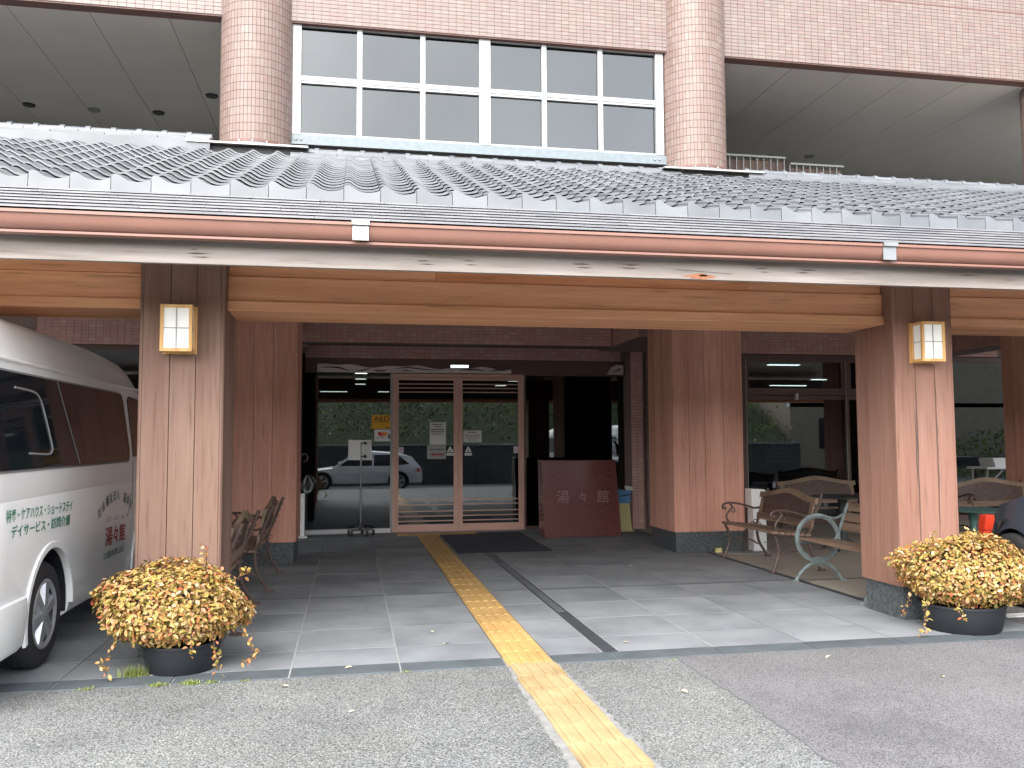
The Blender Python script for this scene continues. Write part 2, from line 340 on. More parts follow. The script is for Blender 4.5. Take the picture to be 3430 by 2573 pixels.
# ------------------------------------------------------------------ ground
g = MB(); N_ = 10
ys = [(-60, -.32), (-2.2, -.32), (1.2, -.004), (5.56, -.004)]
def ground_strip(name, x0, x1, mt, dz=0):
    m = MB(); vs = []; fs = []
    for i, (y, z) in enumerate(ys): vs += [(x0, y, z + dz), (x1, y, z + dz)]
    for i in range(len(ys) - 1): fs.append((2 * i, 2 * i + 1, 2 * i + 3, 2 * i + 2))
    return obj(name, m.add(vs, fs), mt, kind='structure')
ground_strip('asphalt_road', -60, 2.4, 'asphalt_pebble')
rj = random.Random(8); jy = [-60, -2.2] + [-2.2 + .06 * k for k in range(1, 130) if -2.2 + .06 * k < 5.555] + [5.56]
def gz(y): return -.32 if y <= -2.2 else (-.32 + .316 * (y + 2.2) / 3.4 if y < 1.2 else -.004)
jx = [2.143 + rj.uniform(-.012, .012) + .012 * math.sin(y * 1.7) for y in jy]
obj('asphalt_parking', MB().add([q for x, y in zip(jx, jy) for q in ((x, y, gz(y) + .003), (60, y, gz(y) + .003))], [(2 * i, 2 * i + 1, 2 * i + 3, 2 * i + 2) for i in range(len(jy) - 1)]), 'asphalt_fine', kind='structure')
obj('ground', MB().add([(-90, -90, -.4), (90, -90, -.4), (90, 90, -.4), (-90, 90, -.4)], [(0, 1, 2, 3)]), 'joint_dark', kind='structure')
obj('asphalt_bay', MB().box(5.16, 40, 5.56, 7.3, -.3, -.006), 'asphalt_fine', kind='structure')
obj('asphalt_seam', MB().add([q for x, y in zip(jx, jy) for q in ((x - .004 - rj.uniform(.0, .008), y, gz(y) + .0022), (x + .006, y, gz(y) + .0024))], [(2 * i, 2 * i + 1, 2 * i + 3, 2 * i + 2) for i in range(1, len(jy) - 1)]), 'joint_dark', kind='structure')
# paved floor under the canopy
floor = link('paved_floor', MB().box(-9, 4.52, 5.78, 13.95, -.30, -.004).mesh('paved_floor', 'joint_dark')); floor['kind'] = 'structure'
slab_cache = {}
def slab(parent, name, x0, x1, y0, y1, mt, z=0, t=.03, gap=.004, bev=0):
    k = (round(x1 - x0, 3), round(y1 - y0, 3), mt, name)
    if k not in slab_cache:
        hx, hy = (x1 - x0) / 2 - gap, (y1 - y0) / 2 - gap
        slab_cache[k] = MB().box(-hx, hx, -hy, hy, -t, 0).mesh(name, mt, bevel=bev)
    return piece(name, slab_cache[k], parent, ((x0 + x1) / 2, (y0 + y1) / 2, z + random.uniform(-.0012, .0008)))
xs_l = [-.367 - .687 * i for i in range(11, 0, -1)] + [-.367, .32, 1.0]
xs_r1 = [1.32, 1.70]; xs_r2 = [1.82, 2.508, 3.196, 3.884, 4.50]
rows = [5.785, 6.24, 6.90, 7.60, 8.30]
rows2 = [8.375, 9.05, 9.73, 10.41, 11.02]; rows3 = [11.06, 11.75, 12.44, 13.13, 13.74]
for rr in (rows, rows2, rows3):
    for j in range(len(rr) - 1):
        for X in (xs_l, xs_r1, xs_r2):
            for i in range(len(X) - 1): slab(floor, 'slab', X[i], X[i + 1], rr[j], rr[j + 1], 'paving')
def strip(name, x0, x1, y0, y1, z, mt, parent=None): return obj(name, MB().box(x0, x1, y0, y1, z - .02, z), mt, parent)
for x in (-.367, .32, 2.508): strip('joint_line', x - .0055, x + .0055, 5.57, 11.0 if x < 2 else 9.2, .0016, 'joint', floor)
for y in (8.318, 8.357): strip('groove', -2.5, 4.5, y - .009, y + .009, .0008, 'drain', floor)
strip('groove', -2.5, 4.5, 8.33, 8.345, .0012, 'paving', floor)
strip('groove', -1.5, 4.2, 11.025, 11.055, .001, 'drain', floor)
dr = tag(obj('drain_channel', MB().box(1.704, 1.816, 5.79, 10.62, -.02, .0012), 'drain'), 'long dark drain channel running from the kerb towards the doors', 'drain')
obj('grate', MB().box(1.727, 1.793, 7.2, 10.2, .0005, .004), 'drain_light', dr)
for s in (1.700, 1.818): obj('edge_strip', MB().box(s - .003, s + .003, 5.79, 10.62, -.01, .004), 'joint', dr)
# kerb
kerb = link('kerb', MB().box(-9, 5.15, 5.56, 5.782, -.3, -.006).mesh('kerb', 'joint')); kerb['kind'] = 'structure'
kx = [-8.95, -8.2, -7.45, -6.7, -5.95, -5.2, -4.45, -3.7, -2.95, -2.2, -1.74, -1.06, -.367, .32, 1.0]; kx2 = [1.32, 1.756, 2.493, 3.18, 3.87, 4.5, 5.14]
for X in (kx, kx2):
    for i in range(len(X) - 1): slab(kerb, 'stone', X[i], X[i + 1], 5.562, 5.782, 'kerb_stone', .002, .03, .006, .002)
# sitting corner on the right
obj('concrete_floor', MB().box(4.58, 12, 7.3, 13.6, -.3, .0), 'beige_floor', kind='structure')
obj('concrete_floor', MB().box(4.58, 5.16, 5.785, 7.3, -.3, -.002), 'paving', kind='structure')
sd = tag(obj('slot_drain', MB().box(4.52, 4.58, 5.79, 13.5, -.05, -.003), 'drain'), 'narrow dark slot drain along the edge of the sitting corner', 'drain')
for (a, b) in ((6.6, 7.9), (8.1, 8.95), (9.1, 9.35), (9.45, 10.5)): obj('cover', MB().box(4.523, 4.577, a, b, -.02, .001), 'drain', sd)
strip('floor_line', 4.6, 9, 8.24, 8.29, .001, 'drain', None)['kind'] = 'structure'
strip('parking_line', 5.25, 6.6, 6.24, 6.36, .0, 'line_white', None)['kind'] = 'structure'
# door mat, thresholds
tag(obj('door_mat', MB().box(1.36, 2.62, 11.1, 13.55, -.01, .006), 'mat_carpet'), 'large dark navy door mat right of the yellow tactile strip', 'door mat')
obj('threshold', MB().box(-.95, 4.6, 13.74, 13.98, -.1, .004), 'paving', kind='structure')
# tactile strip
tac = thing('tactile_paving', (1.16, 5.6, 0), 'yellow tactile paving strip leading from the asphalt to the sliding doors', 'tactile paving')
def tactile_mesh(sz, bars, mt, th, name='tile'):
    m = MB(); h = sz / 2 - .003; m.box(-h, h, -h, h, -th, 0)
    for k in range(bars):
        x = -h + (k + .5) * 2 * h / bars; m.box(x - .019, x + .019, -h * .93, h * .93, -.001, .009)
    return m.mesh(name, mt)
tm = tactile_mesh(.31, 4, 'tactile', .02); to = tactile_mesh(.31, 4, 'tactile_out', .035)
nt_ = 25
for i in range(nt_): piece('tile', tm, tac, (1.16, 5.57 + .31 * (i + .5), .006 + random.uniform(-.0005, .0005)))
dm = MB(); dm.box(-.153, .153, -.153, .153, -.02, 0)
for a in range(5):
    for b in range(5): dm.lathe([(.018, -.001), (.012, .005)], (-.12 + .06 * a, -.12 + .06 * b, 0), n=8)
dotm = dm.mesh('tile', 'tactile')
for i in range(4): piece('tile', dotm, tac, (.86 + .31 * i, 13.5, .006))
for i in range(8):
    y = 5.56 - .308 * (i + .5)
    piece('tile', to, tac, (1.165 + random.uniform(-.012, .012), y, .012 + (random.uniform(-.004, .006) if i < 4 else (.0, .016, .004, .02)[i - 4])), (R(random.uniform(-.6, 1.2) if i < 4 else (2.0, 1.0, 2.6, 1.2)[i - 4]), R(random.uniform(-.6, .6)), R(random.uniform(-1.6, 1.6))))
mo = MB(); rnd = random.Random(3)
for s in (-1, 1):
    n = 60; vs = []
    for i in range(n):
        y = 5.54 - i * .043; wd = max(.004, (.008 + .022 * min(1, i / 22)) + rnd.uniform(-.012, .012))
        a, b = 1.165 + s * .15, 1.165 + s * (.158 + wd)
        vs += [(a, y, .006), (b, y, .004 + rnd.uniform(0, .003)), (b + s * .006, y, -.012)]
    fs = [(3 * i + k, 3 * i + k + 1, 3 * i + k + 4, 3 * i + k + 3) for i in range(n - 1) for k in (0, 1)]
    mo.add(vs, fs)
mo.box(1.01, 1.32, 3.0, 5.55, -.02, .0)
obj('mortar_bed', mo, 'mortar', tac)

# ------------------------------------------------------------------ timber posts
def post(x0, x1, y0, y1, ztop, wood, label, cuts, ph=.262):
    t = thing('timber_post', ((x0 + x1) / 2, (y0 + y1) / 2, 0), label, 'post', 'timber clad posts of the canopy')
    obj('plinth', MB().box(x0 + .025, x1 - .025, y0 + .025, y1 - .025, 0, ph), 'granite', t, bevel=.004)
    obj('core', MB().box(x0 + .03, x1 - .03, y0 + .03, y1 - .03, ph + .001, ztop), 'wood_dark', t)
    c = .022
    xs = [x0 + c] + [x0 + (x1 - x0) * q for q in cuts] + [x1 - c]
    for i in range(len(xs) - 1):
        obj('plank', MB().box(xs[i] + .002, xs[i + 1] - .002, y0, y0 + .025, ph, ztop), wood, t, bevel=.0025)
    n = len(cuts) + 1
    for X, s in ((x0, 1), (x1, -1)):
        for i in range(n):
            a = y0 + c + (y1 - y0 - 2 * c) * i / n; b = y0 + c + (y1 - y0 - 2 * c) * (i + 1) / n
            obj('plank', MB().box(min(X, X + s * .025), max(X, X + s * .025), a + .002, b - .002, ph, ztop), wood, t, bevel=.0025)
    for X, Y in ((x0, y0), (x1, y0), (x0, y1), (x1, y1)):
        sx = 1 if X == x0 else -1; sy = 1 if Y == y0 else -1
        obj('corner_trim', MB().prism([(X + sx * .010, Y), (X + sx * c, Y), (X + sx * c, Y + sy * c), (X, Y + sy * c), (X, Y + sy * .010)], ph + .002, ztop, 'z'), wood, t)
    return t
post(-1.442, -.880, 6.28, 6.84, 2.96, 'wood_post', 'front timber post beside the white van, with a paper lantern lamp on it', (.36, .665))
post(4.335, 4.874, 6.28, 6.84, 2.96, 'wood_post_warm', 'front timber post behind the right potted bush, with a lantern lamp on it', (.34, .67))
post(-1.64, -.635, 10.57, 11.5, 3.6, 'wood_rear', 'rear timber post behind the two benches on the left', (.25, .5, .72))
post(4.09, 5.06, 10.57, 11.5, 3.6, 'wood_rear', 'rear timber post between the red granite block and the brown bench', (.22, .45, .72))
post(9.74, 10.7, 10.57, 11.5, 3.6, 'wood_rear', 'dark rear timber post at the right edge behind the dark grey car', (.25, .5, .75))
pr_ = bpy.data.objects.get('timber_post.001')
cr = MB(); rnd = random.Random(5)
for (x, z0, z1) in ((4.52, .55, 1.98), (4.70, .75, 1.95), (4.505, 1.05, 1.7)):
    n = 14; vs = []
    for i in range(n + 1):
        z = z0 + (z1 - z0) * i / n; wv = .0045 * math.sin(math.pi * (i + .2) / (n + .4)) + .0008; xx = x + rnd.uniform(-.003, .003)
        vs += [(xx - wv, 6.2785, z), (xx + wv, 6.2785, z)]
    cr.add(vs, [(2 * i, 2 * i + 1, 2 * i + 3, 2 * i + 2) for i in range(n)])
obj('crack', cr, 'wood_dark', pr_)

# ------------------------------------------------------------------ canopy
TAN = .398; TH = math.atan(TAN); CT, ST = math.cos(TH), math.sin(TH)
canopy = thing('canopy_roof', (1.6, 6.3, 2.4), 'grey tiled canopy roof over the entrance with slate eaves and timber beams', 'roof')
XL, XR = -9.0, 9.35
# deck and ceiling
obj('roof_deck', MB().prism([(5.30, 2.775), (10.9, 2.775 + .398 * 5.6), (10.9, 2.70 + .398 * 5.6), (5.30, 2.72)], XL, XR, 'x'), 'wood_dark', canopy)
obj('ceiling_board', MB().prism([(5.36, 2.70), (6.3, 2.985), (7.0, 3.26), (8.0, 3.62), (13.5, 3.62), (13.5, 3.66), (7.9, 3.66), (6.9, 3.30), (6.3, 3.03), (5.36, 2.72)], XL, 12.5, 'x'), 'ceiling_bounce', canopy)
# beams between the posts
def beam(x0, x1):
    cuts_ = [x0, .62, 3.15, x1] if -1 < x0 < 0 else [x0, x1]
    for a, b in zip(cuts_, cuts_[1:]): obj('beam_plank', MB().box(a + .001, b - .001, 6.435, 6.47, 2.648, 2.98), 'wood_beam_red' if 0 < a < 1 else 'wood_beam', canopy, bevel=.003)
    obj('beam_plank', MB().box(x0, x1, 6.42, 6.47, 2.464, 2.644), 'wood_beam', canopy, bevel=.003)
    obj('beam_plank', MB().box(x0, x1, 6.395, 6.95, 2.390, 2.461), 'wood_beam', canopy, bevel=.004)
    obj('beam_core', MB().box(x0, x1, 6.475, 6.93, 2.465, 2.95), 'wood_dark', canopy)
beam(-9, -1.444); beam(-.878, 4.333); beam(4.876, 12)
# fascia and gutter
fa = obj('fascia_board', MB().box(XL, XR, 5.345, 5.385, 2.512, 2.775), 'fascia', canopy, bevel=.003)
def knot(cx, cz, w_, h_, mt='knot', seed=0):
    r = random.Random(seed); n = 14
    vs = [(cx, 5.3435, cz)] + [(cx + w_ * (1 if abs(math.cos(2 * math.pi * k / n)) < .97 else 1.5) * math.cos(2 * math.pi * k / n) * r.uniform(.75, 1.15), 5.3435, cz + h_ * math.sin(2 * math.pi * k / n) * r.uniform(.6, 1.2)) for k in range(n)]
    obj('knot', MB().add(vs, [(0, k + 1, (k + 1) % n + 1) for k in range(n)]), mt, fa)
for i, (x, z, ww, hh) in enumerate(((-.905, 2.575, .05, .006), (-.885, 2.553, .045, .005), (-.93, 2.60, .02, .003), (.44, 2.575, .035, .005), (.46, 2.555, .04, .004), (.72, 2.585, .03, .004), (.74, 2.56, .03, .003), (1.46, 2.588, .05, .007), (1.48, 2.566, .05, .005), (1.80, 2.595, .045, .006), (1.78, 2.572, .055, .005), (2.72, 2.60, .035, .004), (2.74, 2.575, .03, .003), (3.05, 2.60, .06, .005), (3.02, 2.58, .04, .004), (4.30, 2.60, .05, .004))):
    knot(x, z, ww, hh, 'knot', i)
knot(2.28, 2.532, .10, .020, 'knot_red', 31); knot(2.30, 2.538, .03, .008, 'knot', 32)
obj('crack', MB().add([(2.1, 5.3432, 2.575), (2.5, 5.3432, 2.558), (2.5, 5.3432, 2.555), (2.1, 5.3432, 2.571)], [(0, 1, 2, 3)]), 'knot', fa)
gp = [(5.325, 2.765), (5.325, 2.70), (5.31, 2.672), (5.285, 2.655), (5.245, 2.652), (5.215, 2.668), (5.196, 2.70), (5.19, 2.742), (5.178, 2.745), (5.178, 2.763), (5.192, 2.763), (5.20, 2.70), (5.22, 2.675), (5.25, 2.662), (5.285, 2.665), (5.305, 2.68), (5.315, 2.705), (5.315, 2.765)]
gut = obj('gutter', MB().prism(gp, XL, XR, 'x'), 'gutter', canopy, smooth=True)
obj('bead', MB().prism([(5.30, 2.640), (5.245, 2.632), (5.225, 2.640), (5.225, 2.654), (5.30, 2.656)], XL, XR, 'x'), 'gutter', gut)
for x in (-.005, 3.52): obj('clip', MB().box(x, x + .105, 5.165, 5.18, 2.745, 2.772).box(x + .004, x + .101, 5.184, 5.19, 2.655, 2.745).box(x + .01, x + .095, 5.183, 5.30, 2.772, 2.776), 'steel', gut)
# slate courses
ns = 7; dy = (6.30 - 5.262) / ns; sw = .46
sm = MB().prism([(0, .021), (dy * 1.12, .013 + dy * 1.12 * TAN - .008), (dy * 1.12, .003 + dy * 1.12 * TAN - .008), (0, .0135)], -sw / 2 + .0012, sw / 2 - .0012, 'x').mesh('slate', 'slate')
for r_ in range(ns):
    y = 5.262 + dy * r_; z = 2.782 + TAN * dy * r_
    for i in range(-14, 21):
        x = i * sw + (r_ % 2) * sw * .5 + .12 * ((r_ * 7) % 3)
        if XL < x < XR: 
            if in_view((x, y, z), .6): piece('slate', sm, canopy, (x, y, z), (R(random.uniform(-.25, .25)), 0, R(random.uniform(-.06, .06))))
# kawara tiles
TW = .2645; TR = .235 * CT
prof = [(0, .028), (.05, .038), (.11, .040), (.18, .034), (.27, .018), (.38, .001), (.50, -.009), (.64, -.012), (.78, -.008), (.90, .000), (.985, .010)]
def tile_mb(eave=False):
    m = MB(); Ln = TR * 1.5; n = len(prof); th = .015
    vs = []
    for (y, dz) in ((0, .041), (Ln, Ln * TAN + .0)):
        for (u, h) in prof: vs.append((u * TW, y, h + dz))
    for (u, h) in prof: vs.append((u * TW, .001, h + .041 - th))
    fs = [(i, i + 1, n + i + 1, n + i) for i in range(n - 1)] + [(2 * n + i, 2 * n + i + 1, i + 1, i) for i in range(n - 1)]
    vs += [(prof[-1][0] * TW, .05, prof[-1][1]), (0, .05, .02)]
    m.add(vs, fs + [(n - 1, 2 * n - 1, 3 * n, 3 * n - 1), (0, 2 * n, 3 * n + 1, n)])
    if eave:
        vs = []; 
        for (u, h) in prof: vs.append((u * TW + .002, -.006, h + .043))
        for (u, h) in prof: vs.append((u * TW + .002, -.012, -.085))
        for (u, h) in prof: vs.append((u * TW + .002, .012, h + .0435))
        fs = [(n + i, n + i + 1, i + 1, i) for i in range(n - 1)] + [(i, i + 1, 2 * n + i + 1, 2 * n + i) for i in range(n - 1)]
        m.add(vs, fs)
        m.add([(TW * .985, -.006, .034), (TW * .985, -.012, -.085), (TW * .985, .03, -.085), (TW * .985, .03, .034)], [(0, 1, 2, 3)])
    return m
te = tile_mb(True); tn = tile_mb()
tem, tnm = te.mesh('roof_tile', 'kawara', smooth=True), tn.mesh('roof_tile', 'kawara', smooth=True)
Y0, Z0 = 6.285, 3.231
cand = []
X0 = -1.1222 - 31 * TW
for r_ in range(17):
    for i in range(0, 72):
        x = X0 + i * TW; y = Y0 + TR * r_; z = Z0 + TAN * TR * r_
        if x < XR - TW: cand.append((0 if in_view((x + TW / 2, y, z), .0) else 1, y, abs(x - 1), r_, x, z))
cand.sort(); rest = MB()
for k, (vis, y, _, r_, x, z) in enumerate(cand):
    if k < 300 and vis == 0: piece('roof_tile', tem if r_ == 0 else tnm, canopy, (x, y, z), (R(random.uniform(-.5, .5)), R(random.uniform(-.4, .4)), 0))
    elif in_view((x + TW / 2, y, z), .5):
        src = te if r_ == 0 else tn; j = random.uniform(-.002, .002)
        rest.add([(a + x, b + y, c + z + j) for a, b, c in src.v], src.f)
obj('roof_tile', rest, 'kawara', canopy, smooth=True, kind='stuff')
# ridge
def ridge(x0, x1, zb, endcap=False):
    yc = 10.33
    obj('ridge_course', MB().box(x0, x1, yc - .17, yc + .2, zb - .16, zb), 'kawara', canopy)
    n = int((x1 - x0) / .53); stp = (x1 - x0) / n
    for i in range(n):
        for lv, (wd, hh) in enumerate(((.15, .028), (.125, .028))):
            a = x0 + stp * i + (stp / 2 if lv else 0); b = min(a + stp - .006, x1)
            if b - a > .1 and in_view(((a + b) / 2, yc, zb), .1): obj('ridge_course', MB().box(a, b, yc - wd + random.uniform(-.004, .004), yc + wd, zb + .002 + lv * .032, zb + .030 + lv * .032), 'kawara', canopy, bevel=.003)
    zc = zb + .068; n = int((x1 - x0) / .265); stp = (x1 - x0) / n
    cap = lambda r: [(yc + r * math.cos(t), zc + r * .95 * math.sin(t)) for t in [math.pi * k / 8 for k in range(9)]]
    cm = MB().prism(cap(.062), .012, stp, 'x').prism(cap(.076), 0, .055, 'x').mesh('ridge_tile', 'kawara', smooth=True)
    for i in range(n):
        if in_view((x0 + stp * i, yc, zc), .1): piece('ridge_tile', cm, canopy, (x0 + stp * i, 0, 0))
    if endcap: obj('ridge_end', MB().lathe([(0, 0), (.10, 0), (.11, .03), (.10, .05), (0, .05)], (x1, yc, zb + .05), 'x', 20), 'kawara', canopy, smooth=True)
ridge(-9.0, -1.62, 4.91); ridge(-.72, 4.12, 4.80); ridge(5.03, 9.28, 4.85, True)
# flashing in front of the columns
def flashing(xc):
    for nm, mt, r0, z0, z1 in (('flashing_band', 'maroon', .448, 5.005, 5.06), ('flashing', 'galv', .50, 4.965, 5.003)):
        n = 24; m = MB(); vs = []
        for k in range(n + 1):
            a = math.pi + math.pi * k / n; ro = r0 + .012
            vs += [(xc + r0 * math.cos(a), 10.9 + r0 * math.sin(a), z0), (xc + ro * math.cos(a), 10.9 + ro * math.sin(a), z0), (xc + ro * math.cos(a), 10.9 + ro * math.sin(a), z1), (xc + r0 * math.cos(a), 10.9 + r0 * math.sin(a), z1)]
        m.add(vs, [(4 * k + j, 4 * k + (j + 1) % 4, 4 * k + 4 + (j + 1) % 4, 4 * k + 4 + j) for k in range(n) for j in range(4)])
        o = obj(nm, m, mt, canopy)
        if mt == 'maroon':
            for k in range(9):
                a = math.pi + math.pi * (k + .5) / 9; obj('screw', MB().lathe([(.011, -.006), (.008, .006), (0, .007)], (0, 0, 0), 'y', 8), 'alu', o)
                s_ = bpy.data.objects[-1] if False else o.children[-1]; s_.location = Vector((xc + .464 * math.cos(a), 10.9 + .464 * math.sin(a), 5.033)) - wloc(o); s_.data.transform(Matrix.Translation(wloc(o)))
    obj('flashing_sill', MB().prism([(10.14, 4.880), (10.42, 4.93), (10.42, 4.945), (10.14, 4.902)], xc - .70, xc + .66, 'x'), 'alu', canopy)
    obj('flashing_gap_shade', MB().box(xc - .62, xc + .58, 10.22, 10.3, 4.70, 4.885), 'dark_void', canopy)  # solid box coloured near black as the shade of the open gap
flashing(-1.178); flashing(4.576)

# ------------------------------------------------------------------ upper storey
def split_bricks(parent, name, mt, items, base, limit=300):
    """items: (visible, distance, matrix); the nearest in view become objects of their own, the rest one joined part"""
    items.sort(key=lambda a: (not a[0], a[1])); rest = MB(); me = base.mesh(name, mt)
    for k, (v, d, M) in enumerate(items):
        if k < limit and v:
            o = link(name, me, parent); o.matrix_local = Matrix.Translation(-wloc(parent)) @ M
        else: rest.add([M @ Vector(p) for p in base.v], base.f)
    if rest.v: obj(name, rest, mt, parent, kind='stuff')
BR = MB().box(.0025, .0975, -.006, .004, .0025, .0475)
def bricks_front(x0, x1, y, z0, z1):
    out = []
    for i in range(int(round((x1 - x0) / .1))):
        for j in range(int(round((z1 - z0) / .05))):
            p = Vector((x0 + .1 * i, y + random.uniform(-.001, .001), z0 + .05 * j))
            v = in_view(p + Vector((.05, 0, .025)), -.005)
            if v or in_view(p, .5): out.append((v, (p - Vector((0, 0, CAM_Z))).length, Matrix.Translation(p)))
    return out
def bricks_side(x, y0, y1, z0, z1, s):
    """facing -x (s=-1) or +x (s=1)"""
    out = []; q = Matrix.Rotation(R(-90) if s < 0 else R(90), 4, 'Z')
    for i in range(int(round((y1 - y0) / .1))):
        for j in range(int(round((z1 - z0) / .05))):
            p = Vector((x, y0 + .1 * i + (.1 if s < 0 else 0), z0 + .05 * j))
            out.append((in_view(p, -.005), (p - Vector((0, 0, CAM_Z))).length, Matrix.Translation(p) @ q))
    return out
uw = thing('upper_wall', (1.7, 10.75, 6.68), 'pink brick tiled wall band of the upper storey above the canopy roof', 'wall')
WZ = 6.69
obj('wall_face', MB().box(-9, 20, 10.755, 10.90, WZ, 10.5), 'grout', uw)
split_bricks(uw, 'brick', 'brick', bricks_front(-7.4, 14.0, 10.752, WZ + .003, WZ + 2.0), BR)
obj('expansion_joint', MB().box(-9, 12, 10.744, 10.75, 7.695, 7.715), 'maroon', uw)
obj('soffit_trim', MB().box(-9, 20, 10.76, 10.93, WZ - .012, WZ - .001), 'maroon', uw)
obj('inner_wall', MB().box(-9, 20, 15.4, 15.5, 4.2, 6.7), 'plastic_grey', uw); 
obj('terrace_floor', MB().box(-9, 20, 10.5, 15.5, 4.1, 4.25), 'plastic_grey', uw)
obj('end_wall', MB().box(-9.1, -9, 10.75, 15.5, 4.2, 6.7).box(20, 20.1, 10.75, 15.5, 4.2, 6.7), 'maroon', uw)
obj('window_return', MB().box(-.80, -.76, 10.95, 15.4, 4.25, 6.69).box(4.12, 4.16, 10.95, 15.4, 4.25, 6.69), 'soffit_panel', uw)
for i in range(31):
    x = -8.9 + .929 * i + .145; obj('ceiling_panel', MB().box(x + .004, x + .925, 10.935, 15.4, WZ + .0, WZ + .02), 'soffit_panel', uw)
for (x, y) in ((-4.95, 14.2), (-4.02, 14.25), (-3.05, 14.2), (-2.11, 13.35), (8.33, 14.4)):
    o = obj('ceiling_downlight', MB().lathe([(.085, -.02), (.095, -.004), (.095, 0)], (x, y, WZ - .001), n=16), 'plastic_black' if x not in (-4.02, 8.33) else 'plastic_grey', uw, smooth=True)
obj('ceiling_sky_block', MB().box(-9, 20, 10.935, 15.4, WZ + .024, WZ + .06), 'wood_dark', uw)  # unseen dark board added so no sky shows through the panel joints
rl = tag(thing('terrace_railing', (6.0, 12.3, 4.25), 'thin metal railing in the dark terrace right of the right round column', 'railing'))
def rail(x0, x1, zt):
    obj('top_rail', MB().box(x0, x1, 12.28, 12.33, zt - .03, zt), 'plastic_grey', rl)
    n = int((x1 - x0) / .115)
    for i in range(n + 1): obj('baluster', MB().box(x0 + i * .115 - .007, x0 + i * .115 + .007, 12.3, 12.315, 4.4, zt - .03), 'plastic_grey', rl)
    obj('backing', MB().box(x0, x1, 12.36, 12.38, 4.4, zt - .05), 'wood_dark', rl)
rail(5.42, 6.70, 5.885); rail(6.78, 7.70, 5.80)
# round columns
RT = .436; n_ = 60; CW = 2 * math.pi * RT / n_
CB = MB().box(-CW / 2 + .002, CW / 2 - .002, -.006, .004, .0025, .0975)
for xc, lb in ((-1.178, 'round pink tiled column left of the big aluminium window'), (4.576, 'round pink tiled column right of the big aluminium window'), (10.32, 'round pink tiled column cut off by the right edge of the photo')):
    c = thing('round_column', (xc, 10.9, 4.98), lb, 'column', 'round tiled columns of the facade')
    obj('shaft', MB().lathe([(RT - .003, 4.6), (RT - .003, 9.5)], (xc, 10.9, 0), n=60), 'grout', c, smooth=True)
    it = []
    for k in range(n_):
        a = 2 * math.pi * k / n_
        if math.sin(a) > .35: continue
        for j in range(29):
            p = Vector((xc + RT * math.cos(a), 10.9 + RT * math.sin(a), 5.06 + .1 * j))
            it.append((in_view(p + Vector((0, 0, .05)), -.005) and math.sin(a) < -.1, p.z, Matrix.Translation(p) @ Matrix.Rotation(a + R(90), 4, 'Z')))
    split_bricks(c, 'tile', 'column_tile', it, CB)
# aluminium window
win = thing('aluminium_window', (1.68, 10.84, 5.2), 'wide aluminium window of twelve panes between the two round columns', 'window')
wx = [-.735, .075, .875, 1.68, 2.475, 3.245, 4.105]; zb_, zm_, zt_ = 5.30, 5.985, 6.665
fr = MB().box(-.745, 4.11, 10.83, 10.89, zt_, zt_ + .035).box(-.745, 4.11, 10.83, 10.89, zb_ - .04, zb_)
fr.box(-.745, 4.11, 10.82, 10.88, zm_ - .05, zm_ - .019).box(-.745, 4.11, 10.812, 10.88, zm_ - .017, zm_ + .015).box(-.745, 4.11, 10.82, 10.88, zm_ + .017, zm_ + .045)
obj('frame', fr, 'alu', win)
for i, x in enumerate(wx):
    h = .033 if i not in (0, 3, 6) else (.075 if i == 3 else .055)
    if i == 0: x += .035
    if i == 6: x -= .035
    obj('mullion', MB().box(x - h, x + h, 10.80 if i in (0, 3, 6) else 10.815, 10.885, zb_ - .03, zt_ + (.03 if i not in (0, 3, 6) else .06)), 'alu', win, bevel=.003)
for i in range(6):
    for (a, b) in ((zb_, zm_ - .05), (zm_ + .045, zt_)):
        tl = random.uniform(-.004, .004); tw_ = random.uniform(-.004, .004); x0_, x1_ = wx[i] + .02, wx[i + 1] - .02
        vs_ = [(x0_, 10.858 - tl - tw_, a - .01), (x1_, 10.858 - tl + tw_, a - .01), (x1_, 10.858 + tl + tw_, b + .01), (x0_, 10.858 + tl - tw_, b + .01)]
        obj('pane', MB().add(vs_ + [(p[0], p[1] + .005, p[2]) for p in vs_], [(0, 1, 2, 3), (7, 6, 5, 4), (0, 4, 5, 1), (1, 5, 6, 2), (2, 6, 7, 3), (3, 7, 4, 0)]), 'window_glass', win)
obj('sill_beam', MB().box(-.79, 4.15, 10.79, 10.90, 5.155, 5.262).box(-.79, 4.15, 10.77, 10.90, 5.135, 5.155), 'galv', win)
for x in (-.70, -.64, 3.98, 4.05): obj('bolt', MB().lathe([(.016, -.012), (.013, 0), (0, 0)], (x, 10.789, 5.205), 'y', 8), 'plastic_grey', win)
obj('room_back', MB().box(-.70, 4.05, 11.6, 11.62, 5.0, 6.7), 'interior', win)
obj('sill_shadow_gap', MB().box(-.75, 4.12, 10.85, 10.9, 4.95, 5.134), 'plastic_black', win)

